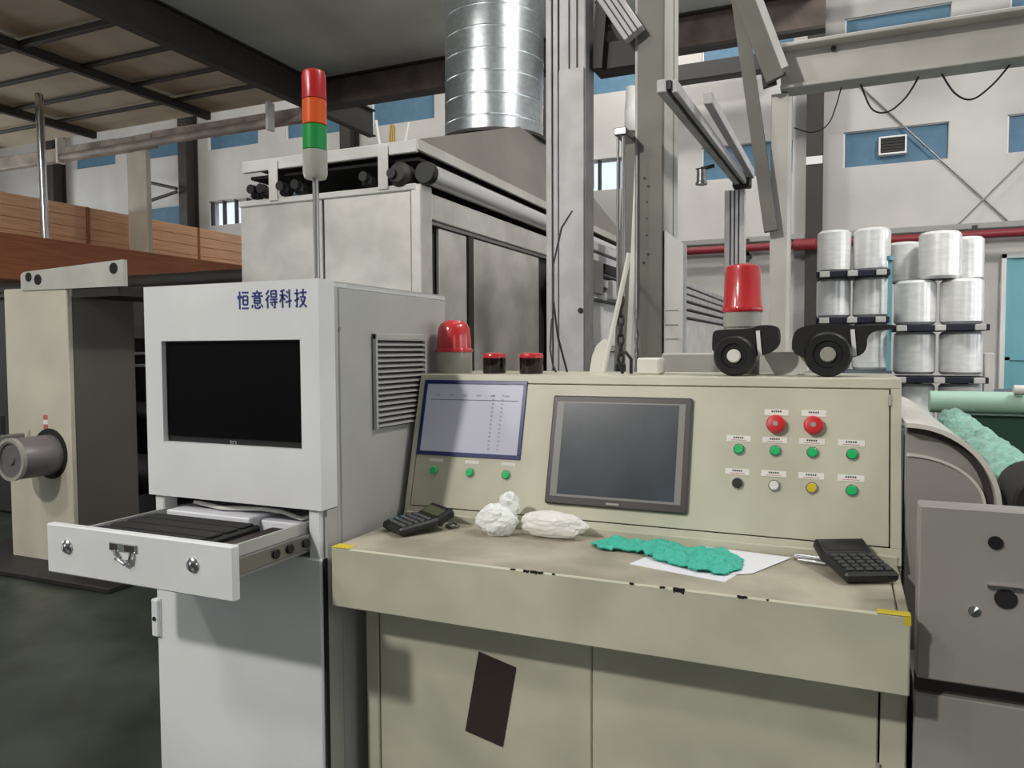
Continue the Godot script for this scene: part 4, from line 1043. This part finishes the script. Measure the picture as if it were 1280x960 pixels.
func dispenser(x: float, y: float, z: float, r: float, label: String, tail: bool) -> void:
	var t := thing("tape_dispenser", label, "tape tool", Vector3(x, y, z))
	var c := Vector3(x, y + r, z)
	part(t, "wheel", S().lathe(c - Vector3(0, 0, 0.03), Vector3(0, 0, 1), [[0, 0], [r * 0.9, 0], [r, 0.008], [r, 0.052], [r * 0.9, 0.06], [r * 0.62, 0.06], [r * 0.58, 0.055], [r * 0.34, 0.055]], 40), M.black)
	part(t, "hub", S().cyl(c + Vector3(0, 0, 0.02), c + Vector3(0, 0, 0.034), r * 0.33, 0.003, 24), M.plastic_grey if tail else M.button_white)
	var s := -1.0 if tail else 1.0
	var pts := PackedVector2Array()
	if tail:
		for p in [[-0.088, 0.045], [-0.088, 0.115], [-0.055, 0.133], [0.02, 0.137], [0.075, 0.128], [0.155, 0.132], [0.155, 0.120], [0.09, 0.114], [0.09, 0.06], [0.05, 0.045]]: pts.append(Vector2(x + p[0], y + p[1]))
	else:
		for p in [[-0.062, 0.045], [-0.064, 0.115], [-0.05, 0.125], [0.04, 0.125], [0.055, 0.135], [0.10, 0.134], [0.108, 0.12], [0.108, 0.075], [0.06, 0.05]]: pts.append(Vector2(x + p[0], y + p[1]))
	for pass_ in 2:  # round the corners of the outline
		var q := PackedVector2Array()
		for k in pts.size():
			var u := pts[k]
			var w := pts[(k + 1) % pts.size()]
			q.append(u.lerp(w, 0.25)); q.append(u.lerp(w, 0.75))
		pts = q
	part(t, "body", S().prism(pts, z - 0.09, z - 0.015), M.matte_black)
	part(t, "blade", S().bar(Vector3(x + 0.056, y + 0.12, z - 0.012), Vector3(x + 0.062, y + 0.052, z - 0.012), 0.010, 0.003), M.frame_white)
	part(t, "axle", S().cyl(c - Vector3(0, 0, 0.05), c - Vector3(0, 0, 0.028), 0.012, 0, 12), M.steel)

func console_top() -> void:
	var Y := 1.327
	var b := thing("warning_beacon", "red domed warning beacon on a grey base on the left of the desk top", "beacon", Vector3(-1.128, Y, -2.13))
	var o := Vector3(-1.128, Y, -2.13)
	part(b, "base", S().lathe(o, Vector3.UP, [[0, 0], [0.055, 0], [0.057, 0.004], [0.057, 0.066], [0, 0.066]], 36), M.plastic_grey)
	part(b, "lens", S().lathe(o, Vector3.UP, [[0.057, 0.066], [0.060, 0.067], [0.060, 0.075], [0.054, 0.078], [0.053, 0.115], [0.050, 0.14], [0.043, 0.155], [0.03, 0.164], [0.012, 0.167], [0, 0.167]], 36), M.red_lens, "glossy red dome")
	var c := Vector3(-0.266, Y, -2.26)
	var b2 := thing("warning_beacon", "tall red cylindrical beacon behind the left black tape tool", "beacon", c)
	part(b2, "base", S().lathe(c, Vector3.UP, [[0, 0], [0.048, 0], [0.048, 0.13], [0.053, 0.135], [0.053, 0.18], [0, 0.18]], 36), M.plastic_grey)
	part(b2, "lens", S().lathe(c, Vector3.UP, [[0.055, 0.176], [0.0565, 0.178], [0.0565, 0.19], [0.053, 0.195], [0.049, 0.29], [0.046, 0.305], [0.035, 0.311], [0, 0.312]], 36), M.red_lens, "glossy red cylinder")
	for i in 2:
		var p: Vector3 = [Vector3(-0.988, Y, -2.13), Vector3(-0.865, Y, -2.13)][i]
		var t := thing("indicator_cap", ["small dark indicator cap with red top, nearer the domed beacon", "small dark indicator cap with red top, nearer the aluminium post"][i], "indicator", p)
		part(t, "lens", S().lathe(p, Vector3.UP, [[0, 0], [0.034, 0], [0.036, 0.004], [0.036, 0.048], [0, 0.048]], 30), M.dark_lens)
		part(t, "cap", S().lathe(p, Vector3.UP, [[0.0362, 0.048], [0.0362, 0.056], [0.033, 0.062], [0.02, 0.064], [0, 0.064]], 30), M.red_lens)
	dispenser(-0.265, Y, -2.10, 0.0535, "black tape tool with pale hubbed wheel in front of the tall beacon", false)
	dispenser(-0.036, Y, -2.10, 0.057, "black tape tool with dark hubbed wheel at the right end of the desk top", true)
	single("white_block", S().prism(PackedVector2Array([Vector2(-0.207, Y + 0.062), Vector2(-0.089, Y + 0.064), Vector2(-0.089, Y + 0.012), Vector2(-0.12, Y), Vector2(-0.172, Y)]), -2.30, -2.2), M.hood_lip, "pale grey wedge block between the two black tape tools", "block", Vector3(-0.15, Y, -2.25))
	single("socket_box", S().bb(-0.538, -0.474, Y, Y + 0.048, -2.2, -2.12, 0.005), M.white_plastic, "small white plastic box on the desk top below the grey post", "box", Vector3(-0.505, Y, -2.16))
	single("machine_cover", S().bb(-0.60, -0.02, 0, 1.385, -2.95, -2.72, 0.006), M.post_pale, "pale grey machine cover just behind the desk top and tape tools", "machine cover", Vector3(-0.3, 0, -2.8))
	single("white_tube", S().tube([Vector3(-0.676, Y + 0.001, -2.25), Vector3(-0.64, 1.49, -2.255), Vector3(-0.603, 1.66, -2.26), Vector3(-0.598, 1.69, -2.26)], 0.0075, 12), M.white_plastic, "white plastic tube leaning up from the desk top", "tube", Vector3(-0.676, Y, -2.25))
	var ns := FastNoiseLite.new()
	ns.seed = 5; ns.frequency = 0.03
	single("plastic_wrap", S().prism(PackedVector2Array([Vector2(-0.728, Y), Vector2(-0.72, Y + 0.05), Vector2(-0.705, Y + 0.085), Vector2(-0.682, Y + 0.105), Vector2(-0.672, Y + 0.06), Vector2(-0.69, Y)]), -2.31, -2.275), M.white_plastic, "curved white plastic flap at the foot of the white tube", "plastic flap", Vector3(-0.7, Y, -2.29))
	single("black_cable", S().tube([Vector3(-0.81, Y, -2.3), Vector3(-0.842, 1.443, -2.3), Vector3(-0.861, 1.56, -2.31), Vector3(-0.868, 1.674, -2.33), Vector3(-0.90, 1.82, -2.5), Vector3(-1.0, 1.95, -2.9)], 0.0035), M.cable_black, "long black cable rising from the desk top along the aluminium post", "cable", Vector3(-0.81, Y, -2.3))
	single("black_cable", S().tube([Vector3(-0.84, Y, -2.28), Vector3(-0.855, 1.35, -2.29), Vector3(-0.872, 1.40, -2.31), Vector3(-0.885, 1.5, -2.36)], 0.003), M.cable_black, "short black cable left of the long one on the desk top", "cable", Vector3(-0.84, Y, -2.28))
	single("black_cable", S().tube([Vector3(-0.60, Y, -2.2), Vector3(-0.615, 1.37, -2.2), Vector3(-0.605, 1.39, -2.2), Vector3(-0.59, 1.39, -2.2), Vector3(-0.575, 1.37, -2.2), Vector3(-0.575, Y, -2.2)], 0.005), M.cable_black, "black cable loop on the desk top beside the grey post", "cable", Vector3(-0.6, Y, -2.2))
	var ch := thing("hanging_chain", "dark hanging chain and rod beside the grey post", "chain", Vector3(-0.84, 1.2, -3.1))
	part(ch, "rod", S().cyl(Vector3(-0.845, 1.62, -3.1), Vector3(-0.845, 2.3, -3.1), 0.008, 0, 10).cyl(Vector3(-0.868, 1.62, -3.1), Vector3(-0.868, 2.3, -3.1), 0.006, 0, 10), M.steel)
	for k in 7:
		var y := 1.6 - k * 0.04
		var q := S()
		var pts := []
		for i in 13:
			var g := TAU * i / 12
			var lx := cos(g) * 0.012
			pts.append(Vector3(-0.855 + (lx if k % 2 == 0 else 0.0), y + sin(g) * 0.026, -3.1 + (0.0 if k % 2 == 0 else lx)))
		part(ch, "link", q.tube(pts, 0.005, 6), M.dark_steel)
	part(ch, "bracket", S().bb(-0.88, -0.828, 2.28, 2.31, -3.24, -3.08, 0.003), M.steel)
	part(ch, "weight", S().cyl(Vector3(-0.855, 1.15, -3.1), Vector3(-0.855, 1.34, -3.1), 0.022, 0.004), M.black)

func calculator(at: Vector3, yaw: float, label: String, w: float, l: float, dark := false) -> void:
	var t := thing("calculator", label, "calculator", at)
	var X := Transform3D(Basis(Vector3.UP, yaw) * Basis(Vector3.RIGHT, deg_to_rad(7)), at + Vector3(0, 0.0185, 0))
	var s := S(); s.xf = X
	s.box(Vector3(0, 0.006, 0.02), Vector3(w, 0.022, l - 0.04), 0.006)
	s.xf = X * Transform3D(Basis(Vector3.RIGHT, deg_to_rad(18)), Vector3(0, 0.012, -l / 2 + 0.022))
	s.box(Vector3.ZERO, Vector3(w, 0.026, 0.058), 0.006)
	part(t, "body", s, M.black)
	var d := S(); d.xf = X * Transform3D(Basis(Vector3.RIGHT, deg_to_rad(18)), Vector3(0, 0.012, -l / 2 + 0.022))
	d.box(Vector3(0, 0.0135, 0.002), Vector3(w * 0.82, 0.001, 0.03))
	part(t, "display", d, M.matte_black if dark else M.lcd)
	for r in 5:
		for c in 5:
			var k := S(); k.xf = X
			var cw := w * 0.165
			k.box(Vector3((c - 2) * w * 0.18, 0.0185, -l / 2 + 0.068 + r * 0.0185), Vector3(cw * 0.85, 0.006, 0.0125), 0.002)
			part(t, "key", k, M.key_blue if c == 0 and r > 1 and not dark else (M.key_dark if dark else M.key_grey))
	var f := S(); f.xf = X
	f.box(Vector3(0, -0.004, -l / 2 + 0.03), Vector3(w * 0.7, 0.018, 0.01))
	part(t, "foot", f, M.black)

func desk_things() -> void:
	var Y := 0.91
	calculator(Vector3(-1.055, Y, -1.775), deg_to_rad(-33), "black calculator with tilted display on the left of the desk", 0.115, 0.16)
	calculator(Vector3(0.028, Y, -1.79), deg_to_rad(25), "black calculator at the right end of the desk", 0.115, 0.16, true)
	single("metal_pen", S().cyl(Vector3(-0.10, Y + 0.008, -1.86), Vector3(-0.025, Y + 0.008, -1.85), 0.007, 0.002, 14).cyl(Vector3(-0.088, Y + 0.006, -1.84), Vector3(-0.03, Y + 0.006, -1.83), 0.004, 0, 10), M.chrome, "shiny metal pen lying left of the right calculator", "pen", Vector3(-0.06, Y, -1.85))
	single("metal_clip", S().tube([Vector3(-1.0, Y + 0.005, -1.83), Vector3(-0.985, Y + 0.012, -1.85), Vector3(-0.965, Y + 0.006, -1.84), Vector3(-0.975, Y + 0.004, -1.82), Vector3(-1.0, Y + 0.005, -1.835)], 0.004), M.steel, "small metal ring beside the left calculator", "ring", Vector3(-0.985, Y, -1.84))
	var ns := FastNoiseLite.new()
	ns.seed = 9; ns.frequency = 0.02; ns.fractal_octaves = 4
	single("cotton_wad", S().blob(Vector3(-0.838, Y + 0.036, -1.82), Vector3(0.056, 0.044, 0.042), ns, 0.22, 64).blob(Vector3(-0.81, Y + 0.075, -1.835), Vector3(0.03, 0.036, 0.02), ns, 0.3, 40), M.cotton, "crumpled white cotton wad on the desk", "cotton", Vector3(-0.85, Y, -1.84))
	single("plastic_bag", S().blob(Vector3(-0.69, Y + 0.034, -1.835), Vector3(0.09, 0.036, 0.03), ns, 0.2, 64), M.clear_bag, "crumpled clear plastic bag beside the cotton wad", "bag", Vector3(-0.74, Y, -1.85))
	# papers and teal cloth
	var px := S()
	px.xf = Transform3D(Basis.IDENTITY, Vector3(0, Y, 0))
	paper(px, [Vector2(-0.441, -1.675), Vector2(-0.222, -1.620), Vector2(-0.19, -1.74), Vector2(-0.405, -1.80)], 0.0012)
	single("paper_sheet", px, M.paper, "white paper sheet partly under the teal cloth, nearer the desk edge", "paper", Vector3(-0.31, Y, -1.7))
	var p2 := S()
	p2.xf = Transform3D(Basis.IDENTITY, Vector3(0, Y + 0.0015, 0))
	paper(p2, [Vector2(-0.235, -1.665), Vector2(-0.175, -1.70), Vector2(-0.105, -1.865), Vector2(-0.31, -1.89)], 0.0012)
	single("paper_sheet", p2, M.paper, "white paper sheet sticking out right of the teal cloth", "paper", Vector3(-0.2, Y, -1.78))
	var cl := S()
	var outline := [Vector2(-0.535, -1.755), Vector2(-0.575, -1.80), Vector2(-0.555, -1.86), Vector2(-0.50, -1.865), Vector2(-0.46, -1.85), Vector2(-0.44, -1.885), Vector2(-0.385, -1.888), Vector2(-0.35, -1.86), Vector2(-0.24, -1.85), Vector2(-0.205, -1.80), Vector2(-0.195, -1.72), Vector2(-0.225, -1.655), Vector2(-0.29, -1.665), Vector2(-0.35, -1.695), Vector2(-0.40, -1.72), Vector2(-0.43, -1.755), Vector2(-0.47, -1.765)]
	cloth(cl, outline, Y + 0.004, ns)
	single("teal_cloth", cl, M.teal_cloth, "crumpled teal cloth lying across the papers on the desk", "cloth", Vector3(-0.37, Y, -1.78))

func paper(s: Shape, q: Array, th: float) -> void:
	var p := []
	for k in [0, 1, 3, 2]: p.append(Vector3(q[k].x, 0, q[k].y))
	# hexa order x + 2y + 4z: near edge is z high
	s.hexa([p[2], p[3], p[2] + Vector3(0, th, 0), p[3] + Vector3(0, th, 0), p[0], p[1], p[0] + Vector3(0, th, 0), p[1] + Vector3(0, th, 0)])

func cloth(s: Shape, outline: Array, y: float, ns: FastNoiseLite) -> void:
	var poly := PackedVector2Array(outline)
	var step := 0.005
	var inside := {}
	for i in range(-125, -30):
		for j in range(-390, -315):
			if Geometry2D.is_point_in_polygon(Vector2(i * step, j * step), poly): inside[Vector2i(i, j)] = true
	var hgt := func(i: int, j: int) -> Vector3:
		var e := 0.0
		for a in range(-3, 4):
			for b in range(-3, 4):
				if inside.has(Vector2i(i + a, j + b)): e += 1.0 / 49.0
		return Vector3(i * step + ns.get_noise_2d(j * 22.0, i * 17.0) * 0.004, y + e * 0.003 + absf(ns.get_noise_2d(i * 3.2 + j * 1.5, j * 4.2)) * 0.024 * e * e, j * step + ns.get_noise_2d(i * 19.0, j * 24.0) * 0.004)
	var P := {}
	for k in inside: P[k] = hgt.call(k.x, k.y)
	var N := {}
	for k in inside:
		var l: Vector3 = P.get(k + Vector2i(-1, 0), P[k])
		var r: Vector3 = P.get(k + Vector2i(1, 0), P[k])
		var u: Vector3 = P.get(k + Vector2i(0, -1), P[k])
		var d: Vector3 = P.get(k + Vector2i(0, 1), P[k])
		var nn := (d - u).cross(r - l)
		N[k] = nn.normalized() if nn.length() > 1e-9 else Vector3.UP
	for k in inside:
		var a: Vector2i = k + Vector2i(1, 0)
		var b: Vector2i = k + Vector2i(0, 1)
		var c: Vector2i = k + Vector2i(1, 1)
		if inside.has(a) and inside.has(b) and inside.has(c):
			s.tri(P[k], P[b], P[c], N[k], N[b], N[c]); s.tri(P[k], P[c], P[a], N[k], N[c], N[a])
			var o := Vector3(0, -0.0025, 0)
			s.tri(P[k] + o, P[c] + o, P[b] + o); s.tri(P[k] + o, P[a] + o, P[c] + o)

func right_machine() -> void:
	var t := thing("winding_machine", "grey winding machine with rounded end guard right of the control desk", "machine", Vector3(0.6, 0, -1.9))
	# rounded end guard, run out along z
	var outer := PackedVector2Array()
	var inner := PackedVector2Array()
	var cx := 0.135
	var cy := 1.05
	for k in 17:
		var g := PI / 2 * k / 16
		outer.append(Vector2(cx + 0.172 * cos(g), cy + 0.172 * sin(g)))
		inner.append(Vector2(cx + 0.150 * cos(g), cy + 0.105 * sin(g)))
	outer.append(Vector2(-0.4, cy + 0.172)); outer.append(Vector2(-0.4, 0.0)); outer.append(Vector2(cx + 0.172, 0.0))
	inner.append(Vector2(0.1, cy + 0.105)); inner.append(Vector2(0.1, 0.2)); inner.append(Vector2(cx + 0.150, 0.2))
	var off := Vector3(0.34, 0, 0)
	var s1 := S()
	s1.xf = Transform3D(Basis.IDENTITY, Vector3(0.0, 0, 0))
	var o2 := PackedVector2Array()
	for p in outer: o2.append(Vector2(maxf(p.x, 0.132), p.y))
	part(t, "end_plate", clipped(o2, -1.99, -1.945), M.grey_machine)
	part(t, "inner_plate", clipped(inner_clip(inner), -1.945, -1.93), M.grey_machine)
	var bead := S()
	for k in 16:
		var g0 := PI / 2 * k / 16
		var g1 := PI / 2 * (k + 1) / 16
		var q := []
		for zz in [-1.945, -1.924]:
			for rr in [0.0, 0.006]:
				for g in [g1, g0]: q.append(Vector3(cx + (0.150 + rr) * cos(g), cy + (0.105 + rr) * sin(g), zz))
		bead.hexa([q[0], q[1], q[2], q[3], q[4], q[5], q[6], q[7]])
	part(t, "plate_bead", bead, M.light_machine)
	var gapring := S()
	for k in 16:
		var g0 := PI / 2 * k / 16
		var g1 := PI / 2 * (k + 1) / 16
		var q := []
		for zz in [-1.944, -1.935]:
			for rr in [0.157, 0.1715]:
				for g in [g1, g0]: q.append(Vector3(cx + rr * cos(g), cy + rr * sin(g), zz))
		gapring.hexa([q[0], q[1], q[2], q[3], q[4], q[5], q[6], q[7]])
	part(t, "gap_shade_ring", gapring, M.dark_steel)  # dark ring standing in for shade between shell and plate
	var shell := S()
	for k in 16:
		var g0 := PI / 2 * k / 16
		var g1 := PI / 2 * (k + 1) / 16
		var q := []
		for zz in [-3.2, -1.90]:
			for rr in [0.172, 0.182]:
				for g in [g1, g0]:
					q.append(Vector3(cx + rr * cos(g), cy + rr * sin(g), zz))
		shell.hexa([q[0], q[1], q[2], q[3], q[4], q[5], q[6], q[7]])
	shell.bb(0.131, cx, cy + 0.172, cy + 0.182, -3.2, -1.90)
	part(t, "guard_shell", shell, M.light_machine)
	part(t, "guard_trim", S().bb(0.131, 0.132, 0.5, 1.2, -1.97, -1.95), M.dark_steel)
	# front box with bolts
	part(t, "front_plate", S().bb(0.135, 1.2, 0.775, 1.105, -1.66, -1.60, 0.003), M.grey_machine)
	part(t, "lower_plate", S().bb(0.135, 1.2, 0.02, 0.735, -1.66, -1.63, 0.003), M.grey_machine)
	part(t, "plate_step", S().bb(0.135, 1.2, 0.735, 0.775, -1.66, -1.645), M.dark_steel)
	part(t, "box_body", S().bb(0.14, 1.2, 0.02, 0.72, -1.9, -1.66), M.grey_machine)
	part(t, "bolt", S().cyl(Vector3(0.257, 1.046, -1.6), Vector3(0.257, 1.046, -1.596), 0.012, 0, 16), M.black)
	part(t, "bolt_hole", S().cyl(Vector3(0.275, 0.945, -1.6), Vector3(0.275, 0.945, -1.597), 0.018, 0, 18), M.matte_black)
	part(t, "hole_clip", S().bb(0.245, 0.30, 0.964, 0.969, -1.6, -1.592), M.chrome)
	part(t, "screw", S().lathe(Vector3(0.226, 0.916, -1.6), Vector3(0, 0, 1), [[0.010, 0], [0.010, 0.003], [0, 0.006]], 14), M.chrome)
	part(t, "rear_body", S().bb(0.32, 1.6, 0.0, 0.95, -3.4, -2.0, 0.02), M.deep_green)
	# roll wrapped in teal plastic
	var r := thing("wrapped_roller", "roller wrapped in crinkled pale teal plastic with a dark end", "roller", Vector3(0.42, 1.02, -2.3))
	var a := Vector3(0.385, 1.085, -2.02)
	var b := Vector3(0.385, 1.12, -3.3)
	var cn := FastNoiseLite.new()
	cn.seed = 6; cn.frequency = 0.9; cn.fractal_octaves = 4
	var wr := S()
	var rows := []
	for k in 70:
		var row := []
		for i in 41:
			var g := TAU * (i % 40) / 40
			var f := k / 69.0
			var rad := 0.050 + 0.008 * exp(-pow((f - 0.1) / 0.07, 2)) + 0.011 * cn.get_noise_3d(cos(g) * 1.6, sin(g) * 1.6, f * 14.0 + sin(g) * 0.8)
			row.append(a.lerp(b, f) + Vector3(cos(g), sin(g), 0) * rad)
		rows.append(row)
	for k in 69:
		for i in 40:
			wr.tri(rows[k][i], rows[k + 1][i + 1], rows[k + 1][i]) if false else wr.tri(rows[k][i], rows[k][i + 1], rows[k + 1][i + 1])
			wr.tri(rows[k][i], rows[k + 1][i + 1], rows[k + 1][i])
	part(r, "wrapping", wr, M.teal_wrap)
	part(r, "core", S().cyl(a - (b - a).normalized() * 0.19, a, 0.062, 0.006), M.dark_machine)
	for e in [b, a.lerp(b, 0.3)]: part(r, "bearing", S().bb(e.x - 0.05, e.x + 0.05, 0.951, e.y - 0.04, e.z - 0.03, e.z + 0.03), M.dark_steel)
	var g := thing("green_roller", "pale green roller lying across behind the wrapped roller", "roller", Vector3(0.9, 1.1, -3.6))
	part(g, "roller", S().cyl(Vector3(0.33, 1.175, -3.6), Vector3(1.9, 1.175, -3.6), 0.045, 0.004), M.pale_green)
	part(g, "stand", S().bb(0.42, 1.9, 0, 1.12, -3.75, -3.62, 0.01), M.deep_green)
	part(g, "end_knob", S().cyl(Vector3(0.62, 1.23, -3.55), Vector3(0.66, 1.23, -3.55), 0.02), M.white_plastic)

func clipped(p: PackedVector2Array, z0: float, z1: float) -> Shape:
	# keep the outline's part right of the desk
	var q := PackedVector2Array()
	for v in p:
		if q.is_empty() or q[-1].distance_to(v) > 0.001: q.append(v)
	return S().prism(q, z0, z1)

func inner_clip(p: PackedVector2Array) -> PackedVector2Array:
	var q := PackedVector2Array()
	for v in p: q.append(Vector2(maxf(v.x, 0.134), v.y))
	return q
